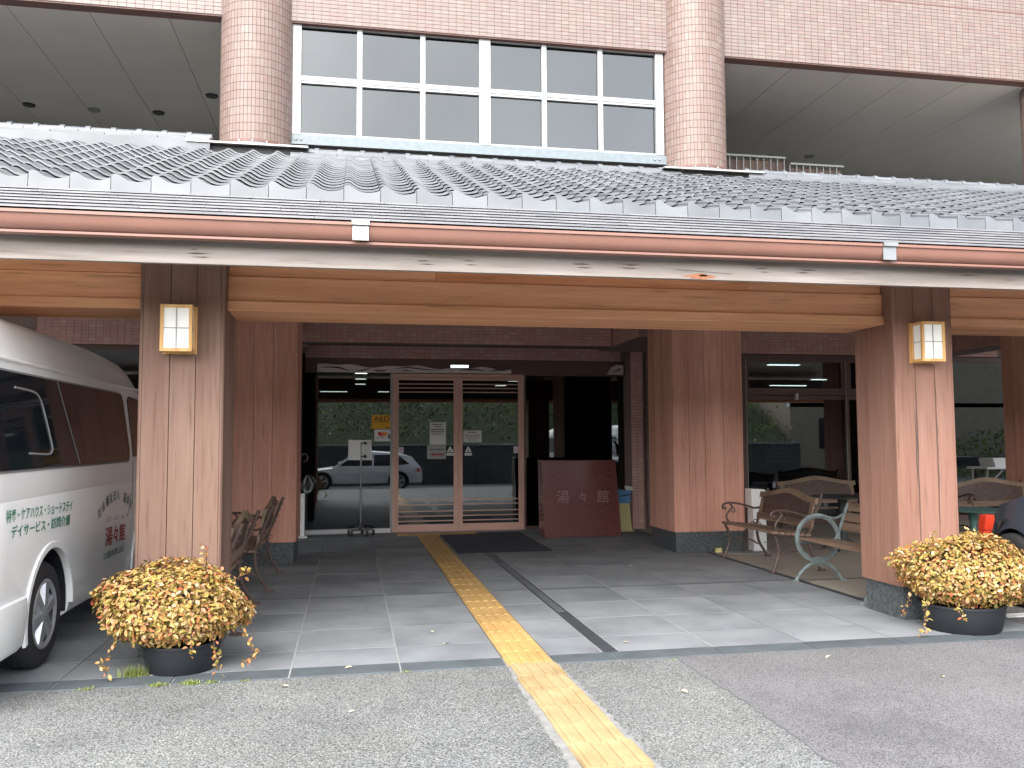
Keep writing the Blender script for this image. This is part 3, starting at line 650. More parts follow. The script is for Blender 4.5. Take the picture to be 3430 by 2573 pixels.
# ------------------------------------------------------------------ entrance storey
ew = thing('entrance_wall', (1.7, 13.5, 0), 'pink brick entrance wall with lintel bands under the canopy', 'wall')
z1 = 2.89
core = MB().box(-.95, 3.965, 12.757, 13.0, z1 + .004, 3.62).box(4.79, 12, 13.505, 13.7, z1 + .004, 3.62).box(-9, -.66, 13.505, 13.7, z1 + .004, 3.62)
core.box(3.967, 4.95, 11.5, 13.5, z1 + .004, 3.62).box(-1.6, -.952, 11.5, 13.5, z1 + .004, 3.62).box(9.947, 10.5, 11.5, 13.5, z1 + .004, 3.3)
core.box(-.9, 4.6, 13.857, 14.0, 2.767, 3.0)
core.box(4.525, 4.775, 13.565, 14.2, 0, z1).box(-9, 12, 13.66, 13.7, 3.0, 3.62)
obj('wall_face', core, 'grout', ew)
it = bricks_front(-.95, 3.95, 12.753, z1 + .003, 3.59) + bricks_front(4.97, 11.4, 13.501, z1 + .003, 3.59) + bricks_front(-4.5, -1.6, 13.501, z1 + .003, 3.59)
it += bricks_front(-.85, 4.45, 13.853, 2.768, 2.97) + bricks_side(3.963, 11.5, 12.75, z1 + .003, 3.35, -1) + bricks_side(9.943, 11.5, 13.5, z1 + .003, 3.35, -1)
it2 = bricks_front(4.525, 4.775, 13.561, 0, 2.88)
split_bricks(ew, 'brick', 'brick_shade_lift', it + it2, BR)
obj('porch_ceiling', MB().box(-.95, 4.6, 12.99, 13.86, 2.975, 2.99), 'wood_dark', ew)
obj('header_board', MB().box(-.9, 4.6, 13.87, 13.95, 2.535, 2.764), 'maroon', ew)
# interior
inn = thing('lobby', (1.7, 15, 0), 'dark lobby interior seen through the glass doors', 'room')
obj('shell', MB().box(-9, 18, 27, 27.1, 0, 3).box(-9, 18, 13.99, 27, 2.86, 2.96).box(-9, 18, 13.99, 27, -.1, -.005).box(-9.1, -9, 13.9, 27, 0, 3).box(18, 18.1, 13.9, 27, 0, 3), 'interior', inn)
for (x, y, l_) in ((.198, 18.06, .24), (.204, 19.73, .24), (.216, 21.5, .24), (1.895, 19.25, .24), (3.78, 20.0, .26), (3.76, 21.7, .26), (.9, 24.8, .3), (-.49, 24.85, .75), (8.06, 15.06, .62), (11.3, 20.9, 1.0), (10.9, 18.7, .35)):
    obj('light_panel', MB().box(x - l_ / 2, x + l_ / 2, y - .06, y + .06, 2.845, 2.858), 'ceiling_light', inn)
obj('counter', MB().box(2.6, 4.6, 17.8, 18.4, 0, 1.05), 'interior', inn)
obj('curtain', MB().box(6.55, 7.35, 15.0, 15.06, .2, 1.75), 'plastic_grey', inn)
# glass panels
gp1 = thing('glass_panel', (-.07, 13.93, 0), 'clear glass panel left of the sliding doors with an AED sign', 'glass panel')
obj('pane', MB().box(-.755, .615, 13.925, 13.937, .07, 2.53), 'door_glass', gp1)
obj('frame', MB().box(-.775, -.757, 13.905, 13.945, .0, 2.535).box(.617, .655, 13.905, 13.945, 0, 2.535), 'alu', gp1)
obj('sill', MB().box(-.775, .62, 13.86, 13.98, .0, .068), 'white_plastic', gp1)
obj('dark_return', MB().box(-.60, -.585, 13.99, 15.0, .07, 2.53), 'dark_void', gp1)
gp2 = thing('glass_panel', (3.68, 13.93, 0), 'black glass panel behind the red granite block', 'glass panel')
obj('pane', MB().box(2.83, 4.515, 13.925, 13.937, .05, 2.515), 'black_glass', gp2)
obj('backing', MB().box(2.9, 3.78, 13.99, 14.0, .05, 2.515), 'dark_void', gp2); obj('screen', MB().box(3.80, 4.36, 14.05, 14.06, .05, 1.75), 'plastic_grey', gp2)
obj('frame', MB().box(2.80, 2.83, 13.90, 13.95, 0, 2.52).box(2.83, 4.52, 13.9, 13.95, 2.516, 2.532).box(2.83, 4.52, 13.9, 13.95, 0, .05), 'brown_frame', gp2)
# sliding doors
door = thing('sliding_door', (1.7, 13.9, 0), 'copper coloured automatic sliding door with two glazed leaves', 'door')
obj('frame', MB().box(.64, 2.80, 13.87, 13.97, 2.475, 2.53).box(.657, .70, 13.87, 13.96, 0, 2.474).box(2.745, 2.79, 13.87, 13.96, 0, 2.474), 'copper_frame', door, bevel=.003)
for a, b, st in ((.702, 1.702, 1), (1.706, 2.743, 2)):
    lf = obj('door_leaf', MB().box(a, a + .045 if st == 1 else a + .07, 13.885, 13.925, .02, 2.47).box(b - .07 if st == 1 else b - .045, b, 13.885, 13.925, .02, 2.47).box(a + .02, b - .02, 13.886, 13.924, 2.425, 2.469).box(a + .02, b - .02, 13.886, 13.924, .021, .12), 'copper_frame', door)
    x0, x1 = a + .04, b - .04
    obj('glass', MB().box(x0, x1, 13.902, 13.908, .11, 2.43), 'door_glass', lf)
    for z in (2.365, 2.30, 2.235, .505, .43, .325, .248, .172): obj('bar', MB().box(x0, x1, 13.888, 13.90, z - .008, z + .008), 'copper_frame', lf)
    cxs = 1.575 if st == 1 else 1.87
    tri = [(cxs - .055, 1.265), (cxs + .055, 1.265), (cxs + .008, 1.352), (cxs - .008, 1.352)]
    s_ = obj('warning_sticker', MB().prism(tri, 13.899, 13.901, 'y'), 'white_plastic', lf)
    obj('oval_sticker', MB().prism([(cxs - .06, 1.222), (cxs - .05, 1.21), (cxs + .05, 1.21), (cxs + .06, 1.222), (cxs + .06, 1.238), (cxs + .05, 1.25), (cxs - .05, 1.25), (cxs - .06, 1.238)], 13.899, 13.901, 'y'), 'white_plastic', lf)
    obj('sticker_mark', MB().box(cxs - .008, cxs + .008, 13.8975, 13.8985, 1.275, 1.325).box(cxs - .03, cxs + .03, 13.8975, 13.8985, 1.278, 1.288).box(cxs - .04, cxs + .04, 13.8975, 13.8985, 1.226, 1.234), 'plastic_grey', lf)
    xx = .79 if st == 1 else 2.655
    obj('small_sticker', MB().box(xx - .035, xx + .035, 13.8985, 13.9005, 1.245, 1.35), 'white_plastic', lf)
    obj('sticker_mark', MB().box(xx - .018, xx + .018, 13.8975, 13.8983, 1.262, 1.335), 'heart_pink', lf)
    obj('threshold_rail', MB().box(a, b, 13.87, 13.93, .004, .018), 'copper_frame', door)
# carved board and door lamp
cb = MB(); n = 80; top = []; rnd = random.Random(9)
for i in range(n + 1):
    x = -.53 + 3.1 * i / n; top.append((x, 2.655 + .018 * math.sin(i * .21) + .012 * math.sin(i * .47 + 1) - .0006 * i))
pts = [(-.53, 2.54), (2.57, 2.54)] + top[::-1]
cb.prism(pts, 13.80, 13.86, 'y')
cv = tag(obj('carved_lintel', cb, 'carved'), 'weathered carved wooden lintel with wavy edge above the glass panels and doors', 'lintel')
def groove(pts, w_):
    P = spline([(p[0], 13.7985, p[1]) for p in pts], 5); vs = []
    for i, p in enumerate(P):
        k = w_ * math.sin(math.pi * (i + .5) / len(P)); vs += [(p.x, p.y, p.z - k), (p.x, p.y, p.z + k)]
    obj('carved_groove', MB().add(vs, [(2 * i, 2 * i + 1, 2 * i + 3, 2 * i + 2) for i in range(len(P) - 1)]), 'wood_dark', cv)
groove([(-.48, 2.61), (-.25, 2.615), (-.12, 2.585), (-.03, 2.555)], .014); groove([(.05, 2.55), (.18, 2.575), (.30, 2.60)], .01)
groove([(.32, 2.58), (.45, 2.565), (.57, 2.585)], .012); groove([(.62, 2.59), (.85, 2.62), (1.1, 2.60), (1.45, 2.575)], .010); groove([(.75, 2.56), (.88, 2.575), (.98, 2.56)], .008)
groove([(1.7, 2.585), (1.95, 2.60), (2.15, 2.575)], .012); groove([(2.2, 2.57), (2.35, 2.595), (2.5, 2.58)], .010)
cv2 = tag(obj('carved_lintel', MB().prism([(4.20, 2.54), (4.48, 2.54), (4.48, 2.70), (4.36, 2.705), (4.27, 2.66)], 13.80, 13.86, 'y'), 'carved'), 'small carved wooden end piece above the black glass panel', 'lintel')
obj('carved_groove', MB().add([(4.27, 13.7985, 2.55), (4.40, 13.7985, 2.64), (4.46, 13.7985, 2.65), (4.38, 13.7985, 2.60)], [(0, 1, 2, 3)]), 'wood_dark', cv2)
dl = thing('door_light', (1.71, 13.8, 2.6), 'small white tube light fixed above the sliding doors', 'lamp')
obj('housing', MB().box(1.565, 1.86, 13.76, 13.799, 2.618, 2.672), 'plastic_grey', dl)
obj('tube', MB().box(1.572, 1.853, 13.752, 13.759, 2.628, 2.64).box(1.572, 1.853, 13.752, 13.759, 2.65, 2.662), 'tube_light', dl)
# AED and heart signs, notices
aed = tag(obj('aed_sign', MB().box(.32, .634, 13.915, 13.920, 1.645, 1.865), 'yellow'), 'yellow AED sign stuck on the glass panel left of the doors', 'sign')
put_text('AED', 'text_black', aed, (.478, 13.913, 1.805), width=.25, height=.072, off=.006)
obj('sign_line', MB().box(.328, .63, 13.9125, 13.9145, 1.75, 1.757), 'text_black', aed)
obj('sign_print', MB().box(.43, .53, 13.9125, 13.9145, 1.708, 1.711).box(.53, .625, 13.9125, 13.9145, 1.662, 1.670), 'text_black', aed)
hsn = tag(obj('heart_sign', MB().box(.365, .635, 13.915, 13.919, 1.445, 1.632), 'white_plastic', bevel=.001), 'white sign with a red heart under the AED sign', 'sign')
def heart(cx, cz, s):
    return [(cx + s * 16 * math.sin(t) ** 3 / 16, cz + s * (13 * math.cos(t) - 5 * math.cos(2 * t) - 2 * math.cos(3 * t) - math.cos(4 * t)) / 16) for t in [2 * math.pi * k / 28 for k in range(28)]]
obj('heart', MB().prism(heart(.478, 1.555, .060), 13.9125, 13.9145, 'y'), 'heart_red', hsn); obj('heart', MB().prism(heart(.53, 1.565, .042), 13.910, 13.912, 'y'), 'heart_orange', hsn); obj('heart', MB().prism(heart(.49, 1.515, .035), 13.9085, 13.9095, 'y'), 'heart_pink', hsn)
obj('heart_figure', MB().lathe([(0, 0), (.018, 0), (.018, .001)], (.598, 13.911, 1.545), 'y', 10).box(.58, .615, 13.911, 13.913, 1.49, 1.525).box(.385, .44, 13.911, 13.913, 1.497, 1.506), 'text_black', hsn)
def notice(x0, x1, za, zb, mt, label, lines, arrow=False, y=13.898):
    t = tag(obj('notice', MB().box(x0, x1, y, y + .002, za, zb), mt), label, 'notice', 'paper notices on the door glass')
    r = random.Random(int(x0 * 999)); m = MB()
    for (z, f, h) in lines:
        x = x0 + (x1 - x0) * (1 - f) / 2
        while x < x1 - (x1 - x0) * (1 - f) / 2 - .01:
            wd = r.uniform(.008, .018); m.box(x, x + wd, y - .002, y - .001, z - h / 2, z + h / 2); x += wd + .004
    if m.v: obj('print', m, 'text_black', t, kind='stuff')
    if arrow: obj('arrow', MB().prism([(x0 + .05, (za * .68 + zb * .32)), (x0 + .10, za * .68 + zb * .32 + .028), (x0 + .10, za * .68 + zb * .32 + .014), (x1 - .03, za * .68 + zb * .32 + .014), (x1 - .03, za * .68 + zb * .32 - .014), (x0 + .10, za * .68 + zb * .32 - .014), (x0 + .10, za * .68 + zb * .32 - .028)], y - .002, y - .001, 'y'), 'arrow_red', t)
    return t
notice(1.244, 1.507, 1.39, 1.748, 'paper', 'tall paper notice with five lines of print behind the left door leaf', ((1.715, .7, .018), (1.675, .45, .016), (1.63, .8, .018), (1.595, .85, .014), (1.56, .75, .012)))
notice(1.205, 1.507, 1.158, 1.382, 'paper_grey', 'grey paper notice with a dark red arrow pointing left behind the left leaf', ((1.31, .75, .014),), True)
notice(1.79, 2.091, 1.422, 1.615, 'paper', 'landscape paper notice behind the right door leaf', ((1.585, .5, .018), (1.54, .8, .01), (1.51, .85, .01), (1.475, .6, .01), (1.445, .5, .008)))
stp_ = thing('notice_stand', (1.44, 14.3, 0), 'slim grey notice pole standing inside behind the left door leaf', 'stand')
obj('pole', MB().box(1.415, 1.465, 14.28, 14.3, .3, 1.25), 'plastic_grey', stp_); obj('foot', MB().box(1.3, 1.58, 14.1, 14.45, 0, .03).box(1.425, 1.455, 14.282, 14.298, .03, .3), 'plastic_grey', stp_)
# right hand glazing
rg = thing('brown_window', (8.5, 13.55, 0), 'brown framed window wall behind the benches on the right', 'window')
mx_ = [4.80, 6.42, 6.52, 8.42, 9.6, 10.9, 12.0]
f_ = MB().box(4.78, 12, 13.53, 13.62, 2.80, 2.885).box(4.78, 9.3, 13.52, 13.62, 2.20, 2.285).box(4.78, 9.3, 13.54, 13.6, 2.12, 2.19).box(4.78, 12, 13.53, 13.62, 0, .12)
obj('frame', f_, 'brown_frame', rg)
for x in (4.80, 6.50, 8.40, 9.32, 11.9): obj('mullion', MB().box(x - .03, x + .03, 13.505, 13.61, .12, 2.80), 'brown_frame', rg)
for x in (6.535, 8.372): obj('bead', MB().box(x - .006, x + .006, 13.50, 13.506, .12, 2.80), 'alu', rg)
for a, b in ((4.83, 6.47), (6.53, 8.37), (8.43, 9.29)):
    obj('transom_frame', MB().box(a, b, 13.525, 13.56, 2.765, 2.797).box(a, b, 13.525, 13.56, 2.287, 2.315).box(a, a + .06, 13.525, 13.56, 2.316, 2.764).box(b - .06, b, 13.525, 13.56, 2.316, 2.764), 'brown_frame', rg)
    obj('pane', MB().box(a + .02, b - .02, 13.565, 13.571, 2.29, 2.79), 'side_glass', rg); obj('pane', MB().box(a, b, 13.565, 13.571, .12, 2.12), 'side_glass', rg)
obj('handle', MB().box(7.42, 7.46, 13.46, 13.52, 2.12, 2.22), 'white_plastic', rg)
obj('pane', MB().box(9.35, 11.87, 13.565, 13.571, .12, 2.8), 'side_glass', rg)
tag(obj('poster', MB().box(6.92, 7.42, 13.60, 13.602, 1.05, 1.50), 'paper'), 'white poster with rows of small blue print inside the brown window', 'poster')
ps = bpy.data.objects['poster']; rp_ = random.Random(11); m1 = MB(); m2 = MB()
for j in range(6):
    for i in range(6 if j not in (1,) else 3):
        x = 6.95 + .075 * i * (2 if j == 1 else 1) + rp_.uniform(0, .01); z = 1.465 - .072 * j
        (m2 if j in (3, 4) else m1).box(x, x + rp_.uniform(.02, .05 if j in (3, 4) else .03), 13.597, 13.599, z - .014, z + .014)
obj('print', m1, 'text_black', ps, kind='stuff'); obj('print', m2, 'blue', ps, kind='stuff')
# left hand bay
lb_ = thing('dark_window', (-3, 13.6, 0), 'dark glazed bay behind the white van', 'window')
obj('pane', MB().box(-9, -.70, 13.60, 13.61, 0, 2.888), 'side_glass', lb_)
obj('frame', MB().box(-9, -.66, 13.56, 13.64, 2.82, 2.889).box(-2.4, -2.34, 13.56, 13.64, 0, 2.82), 'brown_frame', lb_)

# ------------------------------------------------------------------ wall lamps
def wall_lamp(cx, y1, label):
    t = thing('wall_lamp', (cx, y1, 2.225), label, 'lamp', 'wooden lantern lamps on the front posts')
    w_, d, h = .104, .155, .160; y0 = y1 - d; f = .022
    m = MB()
    for yy in (y0, y1 - f - .004):
        m.box(cx - w_, cx - w_ + f, yy, yy + f, 2.225 - h, 2.225 + h).box(cx + w_ - f, cx + w_, yy, yy + f, 2.225 - h, 2.225 + h)
    for zz in (2.225 - h, 2.225 + h - f):
        m.box(cx - w_ + f, cx + w_ - f, y0 + .001, y0 + f - .001, zz, zz + f)
        for sx in (-1, 1):
            a = cx + sx * (w_ - f / 2); m.box(a - f / 2 + .001, a + f / 2 - .001, y0 + f, y1 - f - .004, zz, zz + f)
    obj('wood_frame', m, 'lamp_frame', t, bevel=.0015)
    obj('backplate', MB().box(cx - w_ - .008, cx + w_ + .008, y1 - .004, y1, 2.225 - h - .006, 2.225 + h + .006), 'lamp_frame', t)
    obj('shade', MB().box(cx - w_ + .014, cx + w_ - .014, y0 + .012, y1 - .03, 2.225 - h + .02, 2.225 + h - .02), 'lamp_paper', t)
    obj('bottom_board', MB().box(cx - w_ + .01, cx + w_ - .01, y0 + .01, y1 - .01, 2.225 - h + .003, 2.225 - h + .012), 'lamp_frame', t)
    g_ = MB().box(cx - .003, cx + .003, y0 + .006, y0 + .0115, 2.225 - h + f, 2.225 + h - f).box(cx - w_ + f, cx + w_ - f, y0 + .0062, y0 + .0112, 2.222, 2.228)
    for sx in (-1, 1):
        a = cx + sx * (w_ - .009); g_.box(a - .002, a + .002, y0 + f, y1 - f, 2.222, 2.228)
    obj('lattice', g_, 'lamp_muntin', t)
wall_lamp(-1.173, 6.279, 'wooden lantern wall lamp on the post beside the white van')
wall_lamp(4.585, 6.279, 'wooden lantern wall lamp on the post behind the right potted bush')

# ------------------------------------------------------------------ vehicles
def boolean_cut(o, cutters):
    for i, c in enumerate(cutters):
        md = o.modifiers.new('cut', 'BOOLEAN'); md.operation = 'DIFFERENCE'; md.object = c; md.solver = 'EXACT'
    dg = bpy.context.evaluated_depsgraph_get(); dg.update()
    me = bpy.data.meshes.new_from_object(o.evaluated_get(dg)); o.modifiers.clear(); old = o.data; o.data = me; me.name = o.name
    for c in cutters: bpy.data.objects.remove(c)
def loft(sections):
    m = MB(); n = len(sections[0]); vs = [p for s in sections for p in s]; k = len(sections)
    fs = [(i * n + j, i * n + (j + 1) % n, (i + 1) * n + (j + 1) % n, (i + 1) * n + j) for i in range(k - 1) for j in range(n)]
    fs += [tuple(range(n - 1, -1, -1)), tuple((k - 1) * n + j for j in range(n))]
    return m.add(vs, fs)
def wheel(parent, c, r, w_, side, rr, spokes=7, rim='alloy'):
    """c: centre of the outer face; side: +1 if the outer face looks to +x"""
    x = c[0]; o = lambda t: t * side
    t = obj('wheel', MB().lathe([(rr - .005, o(-.02)), (rr + .01, o(.0)), (r * .86, o(.004)), (r * .95, o(-.012)), (r, o(-.04)), (r, o(-w_ + .04)), (r * .95, o(-w_ + .01)), (rr, o(-w_))], c, 'x', 40, cap=False), 'rubber', parent, smooth=True)
    tr = MB()
    for q in (-.07, -.11, -.15): tr.lathe([(r + .0008, o(q)), (r + .0008, o(q - .009))], c, 'x', 40, cap=False)
    obj('tread_groove', tr, 'plastic_black', t)
    obj('rim', MB().lathe([(0, o(-.07)), (rr * .9, o(-.075)), (rr, o(-.03)), (rr + .004, o(-.004)), (rr - .012, o(.0)), (rr - .025, o(-.02))], c, 'x', 32, cap=False), 'plastic_black', t, smooth=True)
    s = MB()
    s.lathe([(rr + .003, o(-.004)), (rr - .010, o(.003)), (rr - .030, o(-.014))], c, 'x', 32, cap=False)
    s.lathe([(rr * .30, o(-.05)), (rr * .27, o(.0)), (rr * .12, o(.008)), (0, o(.009))], c, 'x', 20)
    for k in range(spokes):
        a = 2 * math.pi * (k + .25) / spokes; d = Vector((0, math.cos(a), math.sin(a))); e = Vector((0, -math.sin(a), math.cos(a))); C0 = Vector(c)
        w0, w1 = rr * .17, rr * .25
        vs = []
        for (q, ww, xx) in ((rr * .22, w0, .0), (rr - .015, w1, -.006)):
            for (sg, dx) in ((-1, -.03), (-.7, 0), (.7, 0), (1, -.03)): vs.append(C0 + d * q + e * (sg * ww) + Vector((o(xx + dx), 0, 0)))
        s.add(vs, [(0, 1, 5, 4), (1, 2, 6, 5), (2, 3, 7, 6)])
    obj('hubcap', s, rim, t, smooth=True)
    return t

def build_van():
    cx, base = -2.87, 0
    t = thing('van', (cx, 7.5, 0), 'white high roof van with green Japanese lettering parked left of the post', 'van', 'white vans')
    # half profile (x from centre, z): rocker to roof
    def half(k, zr, nose=0):
        zt = lambda z: z if z <= 1.3 else 1.3 + (z - 1.3) * (zr - 1.3) / (2.29 - 1.3)
        P = [(.86, .23), (.915, .27), (.938, .36), (.932, .425), (.946, .465), (.947, .80), (.944, 1.085), (.930, 1.11), (.936, 1.145), (.934, 1.28), (.915, 1.50), (.872, 1.865), (.850, 1.925), (.846, 1.965), (.822, 1.985), (.79, 2.08), (.73, 2.19), (.62, 2.255), (.40, 2.285), (0, 2.292)]
        return [(p[0] * k, zt(p[1])) for p in P]
    secs = []
    st = [(5.075, .93, 2.23, .02), (5.10, .972, 2.26, 0), (5.16, .993, 2.285, 0), (5.4, 1, 2.29, 0), (6.2, 1, 2.29, 0), (7.2, 1, 2.29, 0), (8.0, 1, 2.285, 0), (8.5, 1, 2.265, 0), (8.85, .998, 2.20, 0), (9.2, .99, 2.06, 0), (9.5, .975, 1.84, 0), (9.75, .95, 1.55, 0), (9.88, .92, 1.25, 0), (9.95, .87, 1.05, 0)]
    for (y, k, zr, _) in st:
        h = half(k, zr)
        if zr < 1.3: h = [(a, min(z, zr)) for a, z in h]
        secs.append([(cx + a, y, z) for a, z in h] + [(cx - a, y, z) for a, z in h[::-1][1:]])
    body = obj('body', loft(secs), 'white_paint', t, smooth=True)
    cut = []
    for yc in (6.165, 8.74):
        for s in (1, -1):
            cm = MB().lathe([(.435, -.3 * s), (.435, .4 * s)], (cx + .80 * s, yc, .335), 'x', 40)
            cut.append(link('cutter', cm.mesh('cutter', 'plastic_black')))
    boolean_cut(body, [])if not cut else boolean_cut(body, cut)
    body.data.shade_smooth()
    try: body.data.set_sharp_from_angle(angle=R(32))
    except Exception: pass
    S = cx + .9475
    for yc in (6.165, 8.74):
        ww = MB(); nw = 24; ws_ = []
        for k in range(nw + 1):
            a = R(-8) + R(196) * k / nw
            for dx in (-.40, -.035): ws_.append((S + dx, yc + .425 * math.cos(a), .335 + .425 * math.sin(a)))
        ww.add(ws_ + [(S - .40, yc, .335)], [(2 * k, 2 * k + 1, 2 * k + 3, 2 * k + 2) for k in range(nw)] + [(2 * k, 2 * k + 2, 2 * nw + 2) for k in range(nw)])
        obj('wheel_well', ww, 'plastic_black', t)
        vs = []; n = 26
        for k in range(n + 1):
            a = R(0) + (math.pi + R(14)) * k / n
            for rr, dx in ((.423, -.03), (.428, .010), (.466, .010), (.475, -.006)): vs.append((S + dx, yc + rr * math.cos(a), .335 + rr * math.sin(a)))
        obj('arch_trim', MB().add(vs, [(4 * k + j, 4 * k + j + 1, 4 * k + 5 + j, 4 * k + 4 + j) for k in range(n) for j in range(3)]), 'white_paint', t, smooth=True)
        wheel(t, (S - .03, yc, .338), .338, .2, 1, .222, 6); wheel(t, (cx - (S - cx) + .03, yc, .338), .338, .2, -1, .222, 6)
    # side glass
    def sx(z): return cx + (.934 + (z - 1.28) * (.872 - .934) / (1.865 - 1.28)) + .004
    def pane(name, pts, mt, d=0, par=None, th=.008):
        n = len(pts); vs = [(sx(z) + d, y, z) for y, z in pts] + [(sx(z) + d - th, y, z) for y, z in pts]
        return obj(name, MB().add(vs, [tuple(range(n)), tuple(range(2 * n - 1, n - 1, -1))] + [(i, (i + 1) % n, (i + 1) % n + n, i + n) for i in range(n)]), mt, par or t)
    def rrect(y0, y1, z0, z1, r, sk0=0, sk1=0):
        out = []
        for (yc, zc, a0, sk) in ((y1 - r, z0 + r, -90, sk1), (y1 - r - sk1, z1 - r, 0, 0), (y0 + r + sk0, z1 - r, 90, 0), (y0 + r, z0 + r, 180, 0)):
            for k in range(6): a = R(a0 + 18 * k); out.append((yc + r * math.cos(a), zc + r * math.sin(a)))
        return out
    pane('window_seal', rrect(5.19, 8.215, 1.275, 1.885, .11, .04, .07), 'plastic_grey', -.001)
    wn = pane('side_window', rrect(5.205, 8.195, 1.29, 1.872, .10, .04, .07), 'car_glass', .004)
    for pts in ([(6.37, 1.868), (6.385, 1.868), (6.735, 1.295), (6.72, 1.295)],): pane('window_divider', pts, 'plastic_grey', .0075, wn, .002)
    P = spline([(0, 5.60, 1.782), (0, 5.90, 1.772), (0, 6.0, 1.74), (0, 6.06, 1.66), (0, 6.16, 1.44), (0, 6.15, 1.395), (0, 6.08, 1.375), (0, 5.75, 1.385)], 5)
    obj('slider_frame', MB().tube([(sx(p.z) + .006, p.y, p.z) for p in P], .007, 5), 'plastic_grey', wn)
    pane('front_door_window', [(8.30, 1.32), (9.35, 1.32), (9.30, 1.42), (8.98, 1.80), (8.9, 1.845), (8.33, 1.865), (8.27, 1.83)], 'car_glass', .004)
    # roof gutter moulding, shut lines
    obj('roof_moulding', MB().tube([(cx + .852, 5.12, 1.948), (cx + .852, 8.9, 1.948), (cx + .84, 9.2, 1.85)], .012, 6), 'white_paint', t)
    obj('shut_line', MB().box(S - .006, S + .0006, 8.263, 8.269, .5, 1.285), 'plastic_grey', t)
    obj('fuel_flap', MB().tube([(S, 8.21, 1.0), (S, 8.15, .86), (S, 8.08, .80)], .004, 5), 'plastic_grey', t)
    # bumper
    bp = [(cx + .955, z) for z in ()]
    vs = []; ring = [(.93, .22), (.962, .26), (.968, .42), (.962, .525), (.90, .545)]
    for (y, k) in ((5.70, 1.0), (5.64, 1.004), (5.2, 1.004), (5.05, .97), (5.0, .90), (4.985, .5), (4.985, 0)):
        vs += [(cx + a * k, y + (.0 if y != 5.70 else -.10 * (b < .3)), b) for a, b in ring]
    m = MB().add(vs, [(5 * i + j, 5 * i + j + 1, 5 * i + 6 + j, 5 * i + 5 + j) for i in range(6) for j in range(4)])
    m.add([(2 * cx - x, y, z) for x, y, z in vs], [(5 * i + j, 5 * i + j + 1, 5 * i + 6 + j, 5 * i + 5 + j) for i in range(6) for j in range(4)])
    obj('rear_bumper', m, 'white_paint', t, smooth=True)
    obj('tail_lamp', MB().box(cx + .80, cx + .90, 5.06, 5.10, .85, 1.25).box(cx - .90, cx - .80, 5.06, 5.10, .85, 1.25), 'lamp_red', t)
    obj('rear_window', MB().box(cx - .68, cx + .68, 5.055, 5.09, 1.32, 1.95), 'car_glass', t)
    ws = [(cx - .72, 9.42, 1.905), (cx + .72, 9.42, 1.905), (cx + .84, 9.90, 1.22), (cx - .84, 9.90, 1.22)]
    obj('windscreen', MB().add(ws + [(x, y - .08, z - .03) for x, y, z in ws], [(0, 1, 2, 3), (7, 6, 5, 4), (0, 4, 5, 1), (1, 5, 6, 2), (2, 6, 7, 3), (3, 7, 4, 0)]), 'car_glass', t)
    L = S + .0035
    put_text('特養・ケアハウス・ショートステイ', 'text_green', t, (L, 5.96, 1.022), width=1.18, height=.076, face='right', rot=R(-1.0), off=.012)
    put_text('デイサービス・訪問介護', 'text_green', t, (L, 5.98, .926), width=1.06, height=.074, face='right', rot=R(-1.0), off=.012)
    chars = '社会福祉法人 盛幸会'; nC = len(chars)
    for i, ch in enumerate(chars):
        if ch == ' ': continue
        a = R(25 - 50 * i / (nC - 1)); rad = 1.147; yc, zc = 7.71, -.135
        put_text(ch, 'text_teal', t, (L, yc - rad * math.sin(a), zc + rad * math.cos(a)), height=.085, face='right', rot=a, off=.012)
    for i, ch in enumerate(('とう', 'とう', 'かん')): put_text(ch, 'text_black', t, (L, 7.50 + .22 * i, .832 - .008 * i), width=.11, height=.034, face='right')
    put_text('湯々館', 'text_red', t, (L, 7.715, .69), width=.61, height=.155, face='right', rot=R(-1), off=.01)
    put_text('（川西市湯山台）', 'text_teal', t, (L, 7.68, .545), width=.62, height=.06, face='right', off=.01)
    return t
van = build_van()

